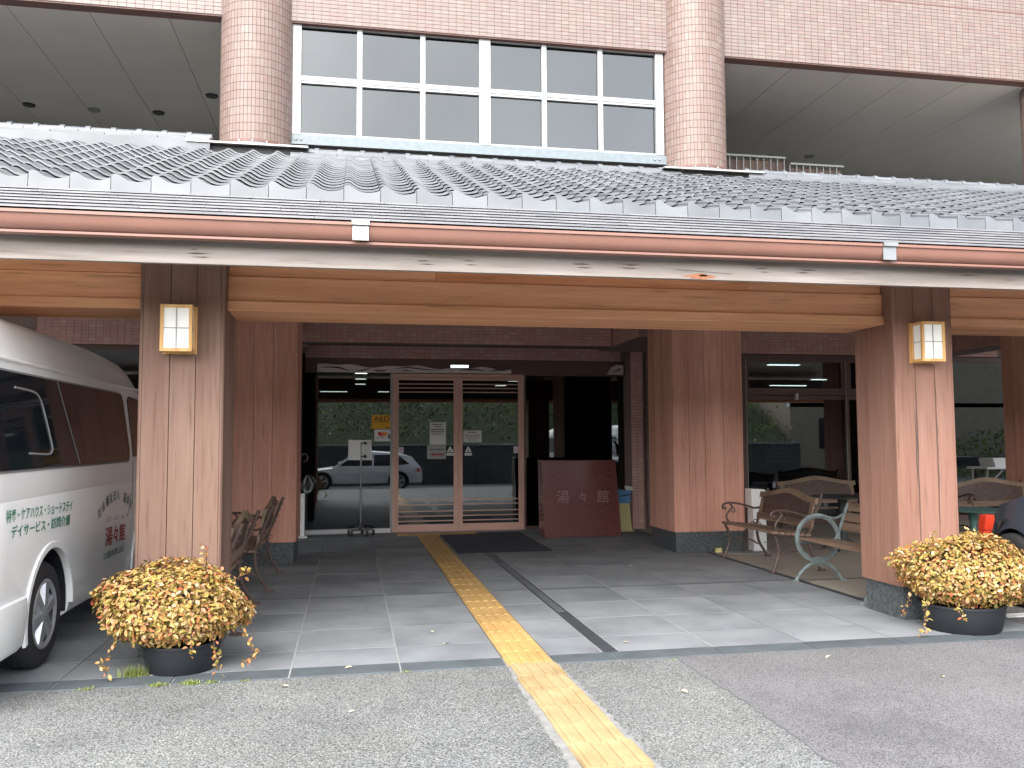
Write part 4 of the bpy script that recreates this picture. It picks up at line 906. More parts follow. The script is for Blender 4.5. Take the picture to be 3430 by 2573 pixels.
def build_car(label, paint, x0, y0, z0, length, width, height, rot, wr, hood=1.0, fw=.62):
    """a hatchback built along +x (nose at +x) about its centre on the ground"""
    t = thing('hatchback_car', (0, 0, 0), label, 'car')
    Lh, Wh = length / 2, width / 2; H = height
    st = [(-1, .30, .62, .74), (-.97, .22, .70, .86), (-.90, .20, .76, .93), (-.6, .19, .78, 1), (-.2, .19, .76, 1), (.2, .19, .74, 1), (.45, .19, .72, .99), (.7, .20, .67, .965), (.88, .22, .60, .90), (.96, .25, .52, .80), (1, .32, .44, .62)]
    secs = []
    for (u, zb, zs, k) in st:
        zs *= H / 1.45 * 1.15 * (hood if u > .4 else 1); W2 = Wh * k
        h = [(.80 * W2, zb), (.97 * W2, zb + .08), (W2, zb + (zs - zb) * .45), (.985 * W2, zb + (zs - zb) * .72), (.93 * W2, zs), (.80 * W2, zs + .03), (.4 * W2, zs + .05), (0, zs + .055)]
        secs.append([(u * Lh, a, z) for a, z in h] + [(u * Lh, -a, z) for a, z in h[::-1][1:]])
    body = obj('body', loft(secs), paint, t, smooth=True)
    wx_ = (-.60 * Lh, fw * Lh); cut = []
    for x in wx_:
        for s in (1, -1): cut.append(link('cutter', MB().lathe([(wr * 1.13, -.25 * s), (wr * 1.13, .4 * s)], (x, Wh * .85 * s, wr), 'y', 32).mesh('cutter', 'plastic_black')))
    boolean_cut(body, cut); body.data.shade_smooth()
    try: body.data.set_sharp_from_angle(angle=R(30))
    except Exception: pass
    zs = .76 * H / 1.45 * 1.15
    cab = [(-.97, .86, zs - .02, .80), (-.84, .80, H * .84, .74), (-.60, .78, H * .955, .70), (-.2, .78, H, .70), (.08, .78, H * .97, .70), (.46, .86, zs - .02, .80)]
    cs = []
    for (u, k, zt, kt) in cab:
        b = zs - .05; cs.append([(u * Lh, Wh * .9, b), (u * Lh, Wh * (kt if zt > zs else k), max(zt - .04, b + .01)), (u * Lh, Wh * .5, max(zt, b + .02)), (u * Lh, -Wh * .5, max(zt, b + .02)), (u * Lh, -Wh * (kt if zt > zs else k), max(zt - .04, b + .01)), (u * Lh, -Wh * .9, b)])
    obj('cabin', loft(cs), paint, t, smooth=True)
    for s in (1, -1):
        def gl(u, z): return (u * Lh, s * (Wh * (.9 + (.70 - .9) * (z - (zs - .05)) / (H * .96 - zs + .05)) + .006), z)
        a, b = zs + .03, H * .90
        for pts in ([(.36, a), (.09, b), (-.18, b), (-.18, a)], [(-.21, a), (-.21, b), (-.52, b), (-.56, a)], [(-.60, a + .02), (-.56, b - .02), (-.64, b - .07), (-.78, a + .06)]):
            vs = [gl(u, z) for u, z in pts] + [(x, y - s * .01, z) for x, y, z in [gl(u, z) for u, z in pts]]
            n = len(pts); obj('side_window', MB().add(vs, [tuple(range(n)), tuple(range(2 * n - 1, n - 1, -1))] + [(i, (i + 1) % n, (i + 1) % n + n, i + n) for i in range(n)]), 'car_glass', t)
        obj('headlight', MB().add([(.80 * Lh, s * Wh * .95, zs * .80), (.97 * Lh, s * Wh * .78, zs * .66), (.955 * Lh, s * Wh * .82, zs * .54), (.86 * Lh, s * Wh * .95, zs * .62), (.78 * Lh, s * Wh * .8, zs * .8), (.93 * Lh, s * Wh * .6, zs * .62)], [(0, 1, 2, 3), (0, 4, 5, 1), (3, 2, 5, 4)]), 'headlamp', t)
        obj('tail_light', MB().add([(-.90 * Lh, s * Wh * .94, zs * .92), (-.985 * Lh, s * Wh * .76, zs * .90), (-.985 * Lh, s * Wh * .80, zs * .72), (-.91 * Lh, s * Wh * .955, zs * .78)], [(0, 1, 2, 3)]), 'lamp_red', t)
        obj('mirror', MB().box(.30 * Lh, .36 * Lh, min(s * Wh * .92, s * Wh * 1.10), max(s * Wh * .92, s * Wh * 1.10), zs + .04, zs + .16), paint, t, bevel=.02)
        for x in wx_:
            obj('wheel_well', MB().lathe([(wr * 1.12, -.26), (wr * 1.12, .05)], (x, s * (Wh * .80), wr), 'y', 24, cap=False), 'plastic_black', t)
            wh = wheel(t, (0, 0, wr), wr, .2, 1, wr * .66, 5)
            wh.rotation_euler = (0, 0, R(90) * s); wh.location = (x, s * (Wh - .015), 0)
    obj('windscreen', MB().add([(.44 * Lh, Wh * .80, zs + .012), (.44 * Lh, -Wh * .80, zs + .012), (.10 * Lh, -Wh * .66, H * .945), (.10 * Lh, Wh * .66, H * .945)], [(0, 1, 2, 3)]), 'car_glass', t)
    obj('rear_window', MB().add([(-.955 * Lh, Wh * .70, zs + .14), (-.955 * Lh, -Wh * .70, zs + .14), (-.845 * Lh, -Wh * .62, H * .84), (-.845 * Lh, Wh * .62, H * .84)], [(0, 1, 2, 3)]), 'car_glass', t)
    t.location = (x0, y0, z0); t.rotation_euler = (0, 0, rot); return t
build_car('dark grey hatchback parked nose in beyond the right potted bush', 'grey_paint', 6.47, 5.25, 0, 3.75, 1.68, 1.52, R(90), .31, 1.17, .75)
build_car('silver hatchback on the road behind the viewer, mirrored in the door glass', 'silver_paint', .35, -4.2, -.32, 4.40, 1.8, 1.42, R(180), .335)
v2 = copy_tree(van); v2['label'] = 'white high roof van behind the viewer, mirrored in the right window'
v2.location = (8.6, -3.0, -.32); v2.rotation_euler = (0, 0, R(150))

# ------------------------------------------------------------------ across the road (mirrored in the glass)
rw = tag(obj('retaining_wall', MB().box(-30, 19, -7.6, -7.1, -.35, 1.25), 'stone_wall'), 'dark stone retaining wall across the road, mirrored in the glass', 'wall')
obj('coping', MB().box(-30, 19, -7.65, -7.05, 1.25, 1.33), 'mortar', rw)
obj('grass_bank', MB().prism([(-7.6, 1.2), (-14, 4.2), (-30, 6), (-30, -.3), (-7.6, -.3)], -40, 19, 'x'), 'bank', kind='structure')
hm = MB(); rnd = random.Random(21)
for i in range(9500):
    x = rnd.uniform(-16, 19); y = rnd.uniform(-13.5, -7.5); z = 1.3 + (-7.6 - y) * .46 + abs(rnd.gauss(0, .45)) * (.6 + .5 * math.sin(x * 1.3) ** 2)
    s = rnd.uniform(.04, .10); q = Quaternion((rnd.gauss(0, 1), rnd.gauss(0, 1), rnd.gauss(0, 1), rnd.gauss(0, 1))).normalized()
    hm.add([Vector((x, y, z)) + q @ Vector(p) for p in ((-s, 0, 0), (0, -s * .5, 0), (s, 0, 0), (0, s * .5, 0))], [(0, 1, 2, 3)])
for i in range(2600):
    x = rnd.uniform(22, 40); y = rnd.uniform(-8.6, -7.4); z = rnd.uniform(-.3, 1.5 + .5 * math.sin(x * .9)); s = rnd.uniform(.06, .14); q = Quaternion((rnd.gauss(0, 1), rnd.gauss(0, 1), rnd.gauss(0, 1), rnd.gauss(0, 1))).normalized()
    hm.add([Vector((x, y, z)) + q @ Vector(p) for p in ((-s, 0, 0), (0, -s * .5, 0), (s, 0, 0), (0, s * .5, 0))], [(0, 1, 2, 3)])
tag(obj('hedge', hm, 'hedge_leaf'), kind='stuff')
bb = tag(thing('apartment_building', (18, -9, 0), 'beige brick building across the road, mirrored in the right window', 'building'))
obj('wall', MB().box(19.6, 46, -16, -9, -.4, 9), 'beige_brick', bb)
for x in (21.0, 25.5):
    for z in (1.0, 4.0): obj('window', MB().box(x, x + 1.6, -9.0, -8.97, z, z + 1.4), 'car_glass', bb)
obj('ledge', MB().box(19.5, 46, -9.1, -9.0, 2.9, 3.1), 'white_plastic', bb)

# ------------------------------------------------------------------ benches
def lattice(x0, x1, zf0, zf1, y0, lean, step=.045, th=.006, w_=.007, arch=None):
    """diamond lattice between zf0 and top(x); y leans with z"""
    m = MB(); top = arch or (lambda x: zf1)
    def clipseg(a, b):
        N = 26; pts = [(a[0] + (b[0] - a[0]) * k / N, a[1] + (b[1] - a[1]) * k / N) for k in range(N + 1)]
        ok = [p for p in pts if x0 <= p[0] <= x1 and zf0 <= p[1] <= top(p[0])]
        return (ok[0], ok[-1]) if len(ok) > 1 else None
    h = zf1 + .12 - zf0; k = x0 - h
    while k < x1 + h:
        for s in (1, -1):
            a, b = (k, zf0), (k + s * h, zf0 + h); c = clipseg(a, b)
            if c:
                (xa, za), (xb, zb) = c; d = Vector((xb - xa, 0, zb - za)).normalized(); nn = Vector((-d.z, 0, d.x)) * w_
                Y = lambda z: y0 + lean * (z - zf0)
                vs = []
                for (x, z) in ((xa, za), (xb, zb)):
                    for sg, dy in ((-1, -th), (1, -th), (1, th), (-1, th)): vs.append((x + nn.x * sg, Y(z) + dy, z + nn.z * sg))
                m.add(vs, [(0, 1, 5, 4), (1, 2, 6, 5), (2, 3, 7, 6), (3, 0, 4, 7)])
        k += step
    return m
def bench(label, L=1.25, iron='iron_brown', wood='bench_wood', back='lattice', group='cast iron park benches'):
    """length along x, front at -y, back at +y"""
    t = thing('park_bench', (0, 0, 0), label, 'bench', group); h = L / 2
    def end(x):
        Q = lambda pts: [(x, y, z) for y, z in pts]
        m = MB()
        m.tube(spline(Q([(.56, 0), (.52, .06), (.44, .2), (.415, .36), (.43, .44), (.50, .62), (.57, .80), (.585, .835)]), 5), [.017] * 36, 7)
        m.tube(spline(Q([(-.03, 0), (.0, .05), (.05, .2), (.035, .34), (.0, .40)]), 5), .016, 7)
        m.tube(spline(Q([(-.03, .425), (.05, .412), (.2, .395), (.35, .385), (.43, .42)]), 5), .016, 6)
        m.tube(spline(Q([(.03, .16), (.12, .215), (.22, .23), (.33, .215), (.43, .16)]), 5), .011, 6)
        m.tube(spline(Q([(.50, .62), (.40, .60), (.28, .635), (.14, .665), (.04, .67), (-.02, .645), (-.025, .61), (.0, .60), (.015, .615)]), 5), .014, 6)
        m.tube(spline(Q([(.06, .66), (.10, .62), (.05, .56), (.02, .50), (.05, .44), (.07, .42)]), 5), .012, 6)
        m.tube(spline(Q([(.10, .62), (.135, .58), (.11, .55), (.09, .57)]), 4), .008, 5)
        for (yy, zz) in ((.46, .50), (.49, .56), (.515, .62), (.535, .69), (.555, .75), (.45, .40), (.44, .32), (.40, .44), (.36, .41)):
            m.tube([(x, yy + .022 * math.cos(a), zz + .022 * math.sin(a)) for a in [2 * math.pi * k / 9 for k in range(8)]], .006, 5)
        m.box(x - .018, x + .018, -.055, .01, 0, .02).box(x - .018, x + .018, .52, .60, 0, .02)
        return m
    for s in (-1, 1): obj('end_frame', end(s * (h - .03)), iron, t, smooth=True)
    for k in range(6):
        y = -.03 + .078 * k; z = .432 - .007 * k; obj('seat_slat', MB().box(-h, h, y, y + .066, z - .012, z + .012), wood, t, bevel=.004)
    if back == 'lattice':
        arch = lambda x: .745 + .075 * math.exp(-(x / (.27 * L)) ** 2) - .012 * (abs(x) / h)
        lean = .23
        YB = lambda z: .442 + lean * (z - .5)
        obj('back_slat', MB().add([(-h, YB(.50) - .012, .47), (h, YB(.50) - .012, .47), (h, YB(.55) - .012, .55), (-h, YB(.55) - .012, .55), (-h, YB(.5) + .012, .47), (h, YB(.5) + .012, .47), (h, YB(.55) + .012, .55), (-h, YB(.55) + .012, .55)], [(0, 1, 2, 3), (7, 6, 5, 4), (0, 4, 5, 1), (1, 5, 6, 2), (2, 6, 7, 3), (3, 7, 4, 0)]), wood, t)
        n = 30; vs = []
        for i in range(n + 1):
            x = -h + L * i / n; a = arch(x)
            for (dz, dy) in ((0, -.016), (.062, -.014), (.062, .018), (0, .016)): vs.append((x, YB(a) + dy + dz * lean, a + dz))
        m = MB().add(vs, [(4 * i + j, 4 * i + (j + 1) % 4, 4 * i + 4 + (j + 1) % 4, 4 * i + 4 + j) for i in range(n) for j in range(4)] + [(0, 1, 2, 3), (4 * n + 3, 4 * n + 2, 4 * n + 1, 4 * n)])
        obj('top_rail', m, 'bench_rail', t, bevel=.004)
        for s in (-1, 1): obj('back_stile', MB().add([(s * h - s * .10, YB(.55) - .012, .55), (s * h - s * .04, YB(.55) - .012, .55), (s * h - s * .04, YB(.745) - .012, .745), (s * h - s * .10, YB(.745) - .012, .745), (s * h - s * .10, YB(.55) + .012, .55), (s * h - s * .04, YB(.55) + .012, .55), (s * h - s * .04, YB(.745) + .012, .745), (s * h - s * .10, YB(.745) + .012, .745)], [(0, 1, 2, 3), (7, 6, 5, 4), (0, 4, 5, 1), (1, 5, 6, 2), (2, 6, 7, 3), (3, 7, 4, 0)]), 'bench_rail', t)
        obj('lattice_panel', lattice(-h + .10, h - .10, .555, .745, YB(.555), lean, .052, .007, .0105, arch), iron, t)
    else:
        for k in range(3):
            z = .50 + .105 * k; y = .445 + .23 * (z - .5); obj('back_slat', MB().add([(-h, y - .01, z), (h, y - .01, z), (h, y + .01, z + .085), (-h, y + .01, z + .085), (-h, y + .012, z), (h, y + .012, z), (h, y + .032, z + .085), (-h, y + .032, z + .085)], [(0, 1, 2, 3), (7, 6, 5, 4), (0, 4, 5, 1), (1, 5, 6, 2), (2, 6, 7, 3), (3, 7, 4, 0)]), wood, t, bevel=.003)
    return t
def place(o, x, y, rz): o.location = (x, y, 0); o.rotation_euler = (0, 0, rz); return o
# right bench faces -x : front (-y local) -> -x world: rotate -90deg
b1 = place(bench('brown cast iron bench with lattice back facing the paved aisle, right of the rear post', 1.30), 4.53, 9.40, R(-90))
def rebench(x, y, rz, label):
    o = copy_tree(b1); o['label'] = label; return place(o, x, y, rz)
rebench(-.76 - .56, 9.31, R(-90), 'dark bench seen from behind nearest the left rear post')
rebench(-.83 - .56, 7.45, R(-90), 'bench seen from behind half hidden by the left front post')
rebench(7.05, 11.75, R(0), 'long bench with arched wooden top rail behind the brown bench')
rebench(9.05, 10.55, R(0), 'bench back showing between the right front post and the dark grey car')
# bench with ring ends
rb = thing('park_bench', (0, 0, 0), 'bench with a large blue green ring end behind the right front post', 'bench', 'cast iron park benches'); h = .62
for s in (-1, 1):
    x = s * (h - .02); m = MB()
    m.tube([(x, .21 + .235 * math.cos(a), .435 + .235 * math.sin(a)) for a in [2 * math.pi * k / 32 for k in range(33)]], .019, 7, cap=False)
    m.tube([(x, .21 + .212 * math.cos(a), .435 + .212 * math.sin(a)) for a in [2 * math.pi * k / 32 for k in range(33)]], .008, 5, cap=False)
    m.tube(spline([(x, -.05, 0), (x, .0, .08), (x, .1, .165), (x, .21, .19), (x, .32, .165), (x, .42, .08), (x, .47, 0)], 5), .018, 7)
    m.tube([(x, .21 + .042 * math.cos(a), .20 + .042 * math.sin(a)) for a in [2 * math.pi * k / 14 for k in range(15)]], .011, 6, cap=False)
    m.tube(spline([(x, .40, .40), (x, .45, .50), (x, .51, .66), (x, .56, .78)], 5), .017, 7)
    m.tube(spline([(x, .33, .645), (x, .42, .635), (x, .50, .67)], 4), .014, 6); m.tube(spline([(x, .0, .41), (x, .2, .39), (x, .41, .42)], 4), .014, 6)
    m.box(x - .02, x + .02, -.09, -.02, 0, .02).box(x - .02, x + .02, .44, .51, 0, .02)
    obj('ring_end', m, 'iron_verdigris', rb, smooth=True)
for k in range(5): y = .0 + .088 * k; obj('seat_slat', MB().box(-h, h, y, y + .074, .425 - .006 * k, .447 - .006 * k), 'bench_wood', rb, bevel=.004)
for k in range(3):
    z = .51 + .10 * k; y = .47 + .36 * (z - .5); obj('back_slat', MB().add([(-h, y - .01, z), (h, y - .01, z), (h, y + .02, z + .08), (-h, y + .02, z + .08), (-h, y + .012, z), (h, y + .012, z), (h, y + .042, z + .08), (-h, y + .042, z + .08)], [(0, 1, 2, 3), (7, 6, 5, 4), (0, 4, 5, 1), (1, 5, 6, 2), (2, 6, 7, 3), (3, 7, 4, 0)]), 'bench_wood', rb, bevel=.003)
place(rb, 4.50, 7.585, R(-90))
# tables
def table(label, x, y, zt, sx, sy, mt):
    t = thing('garden_table', (x, y, 0), label, 'table')
    obj('table_top', MB().lathe([(0, zt - .02), (1, zt - .02), (1.02, zt - .01), (1, zt), (0, zt)], (x, y, 0), n=28, sx=sx, sy=sy), mt, t)
    m = MB().lathe([(.05, .03), (.04, .1), (.065, .2), (.035, .3), (.06, zt - .06), (.08, zt - .02)], (x, y, 0), n=14)
    obj('pedestal', m, mt, t, smooth=True)
    fm = MB()
    for k in range(4):
        a = R(45 + 90 * k); fm.tube(spline([(x, y, .16), (x + .12 * math.cos(a), y + .12 * math.sin(a), .10), (x + .26 * math.cos(a), y + .26 * math.sin(a), .014)], 4), .016, 6)
    obj('foot', fm, mt, t, smooth=True); return t
table('round table with a green cast iron pedestal beside the dark grey car', 8.0, 10.05, .525, .42, .42, 'iron_green')
table('dark iron table behind the ring end bench', 6.35, 10.4, .70, .45, .40, 'iron_dark')

# ------------------------------------------------------------------ things standing by the doors
gb = thing('granite_sign', (3.43, 12.85, 0), 'polished dark red granite block with a faint engraved name right of the doors', 'sign stone')
obj('block', MB().add([(2.84, 12.62, 0), (4.035, 12.62, 0), (4.035, 13.0, 0), (2.84, 13.0, 0), (2.815, 12.66, 1.15), (3.965, 12.66, 1.145), (3.965, 12.96, 1.145), (2.815, 12.96, 1.15)], [(0, 3, 2, 1), (4, 5, 6, 7), (0, 1, 5, 4), (1, 2, 6, 5), (2, 3, 7, 6), (3, 0, 4, 7)]), 'granite_red', gb, bevel=.012)
for i, ch in enumerate('湯々館'):
    o = put_text(ch, 'engrave', gb, (3.13 + .31 * i, 12.637, .60), height=.19 if ch != '々' else .13); o.rotation_euler[0] += R(-2); o.location.y += 0
iv = thing('sign_stand', (.15, 13.6, 0), 'wheeled chrome stand holding a blank white board in front of the left glass panel', 'stand')
m = MB(); cas = MB()
for k in range(5):
    a = 2 * math.pi * (k + .15) / 5; dx, dy = math.cos(a), math.sin(a)
    m.tube([(.155, 13.6, .11), (.155 + .20 * dx, 13.6 + .20 * dy, .085)], .013, 6)
    cas.lathe([(.001, -.02), (.04, -.02), (.04, .02), (.001, .02)], (.155 + .20 * dx, 13.6 + .20 * dy, .04), 'x', 12)
obj('base_arm', m, 'steel', iv); obj('caster', cas, 'plastic_black', iv); obj('hub', MB().lathe([(.03, .08), (.035, .13), (.02, .2)], (.155, 13.6, 0), n=12), 'plastic_black', iv)
obj('pole', MB().tube([(.155, 13.6, .12), (.155, 13.6, 1.43)], .011, 8), 'steel', iv)
obj('board', MB().add([(-.043, 13.63, 1.16), (.322, 13.63, 1.155), (.312, 13.63, 1.465), (-.036, 13.63, 1.47), (-.043, 13.645, 1.16), (.322, 13.645, 1.155), (.312, 13.645, 1.465), (-.036, 13.645, 1.47)], [(0, 1, 2, 3), (7, 6, 5, 4), (0, 4, 5, 1), (1, 5, 6, 2), (2, 6, 7, 3), (3, 7, 4, 0)]), 'white_plastic', iv)
for z in (1.42, 1.215): obj('clamp', MB().tube([(.15, 13.6, z), (.215, 13.6, z)], .012, 6).lathe([(.0, -.02), (.026, -.012), (.026, .012), (0, .02)], (.22, 13.6, z), 'x', 10), 'plastic_black', iv)
wst = thing('umbrella_bag_stand', (-.70, 13.6, 0), 'slim white umbrella bag stand with a clear plastic bag beside the left rear post', 'stand')
obj('pedestal', MB().box(-.745, -.685, 13.5, 13.68, .02, .66), 'white_plastic', wst, bevel=.006); obj('foot', MB().box(-.79, -.64, 13.42, 13.74, 0, .02), 'white_plastic', wst)
bgm = MB().lathe([(.02, .66), (.07, .70), (.10, .78), (.06, .86), (.02, .93)], (-.65, 13.58, 0), n=12); obj('plastic_bag', bgm, 'bag', wst, smooth=True)
obj('hook', MB().tube([(-.70 + .05 * math.cos(a), 13.6, 1.20 + .06 * math.sin(a)) for a in [R(-100 + 28 * k) for k in range(11)]], .012, 6), 'iron_brown', wst); obj('pole', MB().tube([(-.72, 13.62, .6), (-.72, 13.62, 1.16)], .012, 6), 'plastic_black', wst)
sp_ = thing('leaflet_stand', (4.28, 13.3, 0), 'pale yellow stand with a blue box beside the granite block', 'stand')
obj('pedestal', MB().add([(4.18, 13.22, 0), (4.40, 13.22, 0), (4.40, 13.36, 0), (4.18, 13.36, 0), (4.21, 13.24, .44), (4.37, 13.24, .44), (4.37, 13.34, .44), (4.21, 13.34, .44)], [(0, 3, 2, 1), (4, 5, 6, 7), (0, 1, 5, 4), (1, 2, 6, 5), (2, 3, 7, 6), (3, 0, 4, 7)]), 'pale_yellow', sp_, bevel=.004)
obj('foot', MB().box(4.16, 4.43, 13.2, 13.38, 0, .02), 'pale_yellow', sp_)
obj('box', MB().add([(4.215, 13.225, .442), (4.365, 13.225, .442), (4.365, 13.345, .442), (4.215, 13.345, .442), (4.19, 13.21, .65), (4.39, 13.21, .65), (4.39, 13.36, .65), (4.19, 13.36, .65)], [(0, 3, 2, 1), (4, 5, 6, 7), (0, 1, 5, 4), (1, 2, 6, 5), (2, 3, 7, 6), (3, 0, 4, 7)]), 'blue', sp_)
obj('label_band', MB().add([(4.20, 13.2145, .545), (4.38, 13.2145, .575), (4.38, 13.2125, .595), (4.20, 13.2125, .562)], [(0, 1, 2, 3)]), 'text_black', sp_)
obj('paper_flap', MB().add([(4.30, 13.21, .655), (4.44, 13.21, .64), (4.42, 13.27, .70), (4.30, 13.27, .72)], [(0, 1, 2, 3)]), 'white_plastic', sp_)
ht = thing('floor_heater', (5.18, 10.48, 0), 'narrow white floor unit behind the brown bench beside the rear post', 'heater')
obj('cabinet', MB().box(5.09, 5.27, 10.40, 10.56, .02, .56), 'white_plastic', ht, bevel=.006); obj('head', MB().prism([(5.07, .565), (5.27, .565), (5.285, .72), (5.26, .80), (5.07, .81)], 10.40, 10.58, 'y'), 'white_plastic', ht, bevel=.004)
obj('foot', MB().box(5.07, 5.29, 10.38, 10.58, 0, .02), 'plastic_grey', ht); obj('button', MB().box(5.235, 5.255, 10.397, 10.40, .12, .135), 'plastic_black', ht)
tag(obj('wood_block', MB().box(4.62, 4.70, 10.50, 10.55, 0, .055), 'pale_yellow', bevel=.002), 'small pale wood block at the foot of the right rear post', 'block')
tag(obj('cardboard_sheet', MB().prism([(4.70, 10.35), (5.10, 10.42), (5.30, 10.36), (5.02, 10.20)], .001, .012, 'z'), 'mortar'), 'flattened grey sheet on the floor under the brown bench', 'sheet')
ft = thing('folding_table', (10.9, 12.9, 0), 'white folding table against the window wall at the far right', 'table')
obj('table_top', MB().box(10.42, 11.6, 12.7, 13.2, .93, .965), 'white_plastic', ft, bevel=.005)
obj('leg', MB().tube([(10.5, 12.8, .93), (10.44, 12.8, .45), (10.44, 12.8, 0)], .018, 6), 'alu', ft); obj('leg', MB().tube([(11.5, 12.8, .93), (11.52, 12.8, 0)], .018, 6), 'alu', ft); obj('leg', MB().tube([(10.5, 13.15, .93), (10.44, 13.15, 0)], .018, 6), 'alu', ft); obj('brace', MB().tube([(10.80, 12.8, .92), (10.45, 12.8, .62)], .018, 6), 'alu', ft)
bk = thing('plastic_basket', (11.0, 12.9, .965), 'white plastic basket standing on the folding table', 'basket')
obj('body', MB().prism([(10.62, .967), (11.35, .967), (11.40, 1.11), (10.57, 1.11)], 12.75, 13.1, 'y'), 'white_plastic', bk); obj('label_strip', MB().box(10.95, 11.2, 12.742, 12.748, 1.0, 1.06), 'paper', bk)
gpst = thing('guide_post', (6.030, 7.5, 0), 'bright orange plastic guide post beside the dark grey car', 'post')
obj('shaft', MB().add([(5.960, 7.46, .02), (6.060, 7.46, .02), (6.060, 7.54, .02), (5.960, 7.54, .02), (6.055, 7.46, .55), (6.145, 7.46, .55), (6.145, 7.54, .55), (6.055, 7.54, .55)], [(0, 3, 2, 1), (4, 5, 6, 7), (0, 1, 5, 4), (1, 2, 6, 5), (2, 3, 7, 6), (3, 0, 4, 7)]), 'orange', gpst, bevel=.008)
obj('cap', MB().prism([(6.055, .552), (6.165, .552), (6.180, .66), (6.165, .705), (6.080, .70)], 7.455, 7.545, 'y'), 'orange', gpst, bevel=.008); obj('base', MB().lathe([(.14, 0), (.14, .02), (.05, .03)], (6.010, 7.5, 0), n=20), 'orange', gpst)

# ------------------------------------------------------------------ potted bushes
def leaf_mb(s=1):
    return MB().add([(0, 0, 0), (-.25 * s, .32 * s, .06 * s), (-.22 * s, .66 * s, .05 * s), (0, s, -.08 * s), (.22 * s, .66 * s, .05 * s), (.25 * s, .32 * s, .06 * s), (0, .5 * s, -.02 * s)], [(0, 6, 1), (1, 6, 2), (2, 6, 3), (0, 5, 6), (5, 4, 6), (4, 3, 6)])
LM = leaf_mb(.036); lmesh = LM.mesh('leaf', 'leaf')
def bush(label, cx, cy, zc, rx, ry, rz, pot_r, pot_h, seed, spikes, trails, count=9500, px=None):
    r = random.Random(seed); px = px or (cx, cy)
    t = thing('potted_bush', (px[0], px[1], 0), label, 'potted plant', 'potted bushes in front of the posts')
    k = pot_r
    obj('pot', MB().lathe([(k * .80, .012), (k * .84, 0), (k * .90, .02), (k * .97, pot_h * .6), (k, pot_h), (k * 1.02, pot_h + .004), (k * 1.02, pot_h + .02), (k * .94, pot_h + .02), (k * .92, pot_h - .03), (0, pot_h - .03)], (px[0], px[1], 0), n=36), 'pot', t, smooth=True)
    tw = MB()
    for i in range(46):
        a = r.uniform(0, 2 * math.pi); q = r.uniform(.3, .95); e = r.uniform(-.2, 1)
        p1 = (cx + rx * q * math.cos(a), cy + ry * q * math.sin(a), zc + rz * e * .8)
        tw.tube(spline([(px[0] + .1 * math.cos(a), px[1] + .1 * math.sin(a), pot_h - .02), ((px[0] + p1[0]) / 2, (px[1] + p1[1]) / 2, max(zc, (zc + p1[2]) / 2)), p1], 3), .003, 4)
    for pts in trails: tw.tube(spline(pts, 4), .0025, 4)
    for pts in spikes: tw.tube(spline(pts, 4), .003, 4)
    # dark core added to stop the view through the bush
    vs = []; n1, n2 = 14, 9
    for j in range(n2 + 1):
        f = math.pi * j / n2
        for i in range(n1):
            a = 2 * math.pi * i / n1; q = .62 * r.uniform(.85, 1.1); vs.append((cx + rx * q * math.sin(f) * math.cos(a), cy + ry * q * math.sin(f) * math.sin(a), zc + rz * q * math.cos(f)))
    tw.add(vs, [(j * n1 + i, j * n1 + (i + 1) % n1, (j + 1) * n1 + (i + 1) % n1, (j + 1) * n1 + i) for j in range(n2) for i in range(n1)])
    obj('twigs', tw, 'twig', t)
    L = []
    bumps = [(r.uniform(0, 6.28), r.uniform(-.3, 1), r.uniform(.04, .17)) for _ in range(22)]
    for i in range(count):
        a = r.uniform(0, 2 * math.pi); v = r.uniform(-.72, 1); s = math.sqrt(max(0, 1 - v * v)); q = 1.02 - abs(r.gauss(0, .15))
        for (ba, bv, bh) in bumps:
            d = (math.cos(a - ba) * s * math.sqrt(max(0, 1 - bv * bv)) + v * bv); q += bh * max(0, d - .86) / .14
        n = Vector((s * math.cos(a), s * math.sin(a), v)); sh = (1 if v > -.2 else 1 + .25 * (v + .2))
        p = Vector((cx + rx * q * n.x * sh, cy + ry * q * n.y * sh, zc + rz * q * v))
        L.append((p, n))
    for pts in list(trails) + list(spikes):
        for p in spline(pts, 7):
            for _ in range(2): L.append((p + Vector((r.gauss(0, .012), r.gauss(0, .012), r.gauss(0, .008))), Vector((r.gauss(0, 1), r.gauss(0, 1), .3))))
    L = [(p, n) for p, n in L if p.z > .015]
    rest = MB(); cand = []
    for p, n in L:
        n2 = (n + Vector((r.gauss(0, .5), r.gauss(0, .5), .45 + r.gauss(0, .4)))).normalized()
        q = n2.to_track_quat('Z', 'Y') @ Quaternion((0, 0, 1), r.uniform(0, 6.28)); s = r.uniform(.65, 1.25)
        cand.append(((p - Vector((0, 0, CAM_Z))).length, p, q, s))
    cand.sort(key=lambda c: c[0])
    for k, (d, p, q, s) in enumerate(cand):
        if k < 300:
            o = link('leaf', lmesh, t, p - wloc(t)); o.rotation_mode = 'QUATERNION'; o.rotation_quaternion = q; o.scale = (s, s, s)
        else: rest.add([p + q @ (Vector(v) * s) for v in LM.v], LM.f)
    obj('leaf', rest, 'leaf', t, kind='stuff'); return t
bush('yellow leaved bush in a black pot in front of the left post beside the van', -1.12, 5.93, .375, .415, .37, .25, .235, .16, 4,
     [[(-.92, 5.85, .58), (-.905, 5.84, .68), (-.91, 5.84, .785)], [(-.78, 5.9, .52), (-.70, 5.9, .58), (-.67, 5.9, .62)]],
     [[(-.83, 5.63, .28), (-.80, 5.57, .17), (-.78, 5.56, .06)], [(-.95, 5.6, .27), (-.93, 5.57, .17)], [(-1.40, 5.72, .24), (-1.46, 5.68, .12), (-1.44, 5.66, .05)], [(-.66, 5.78, .24), (-.60, 5.76, .13), (-.64, 5.75, .06)]], px=(-1.06, 5.93))
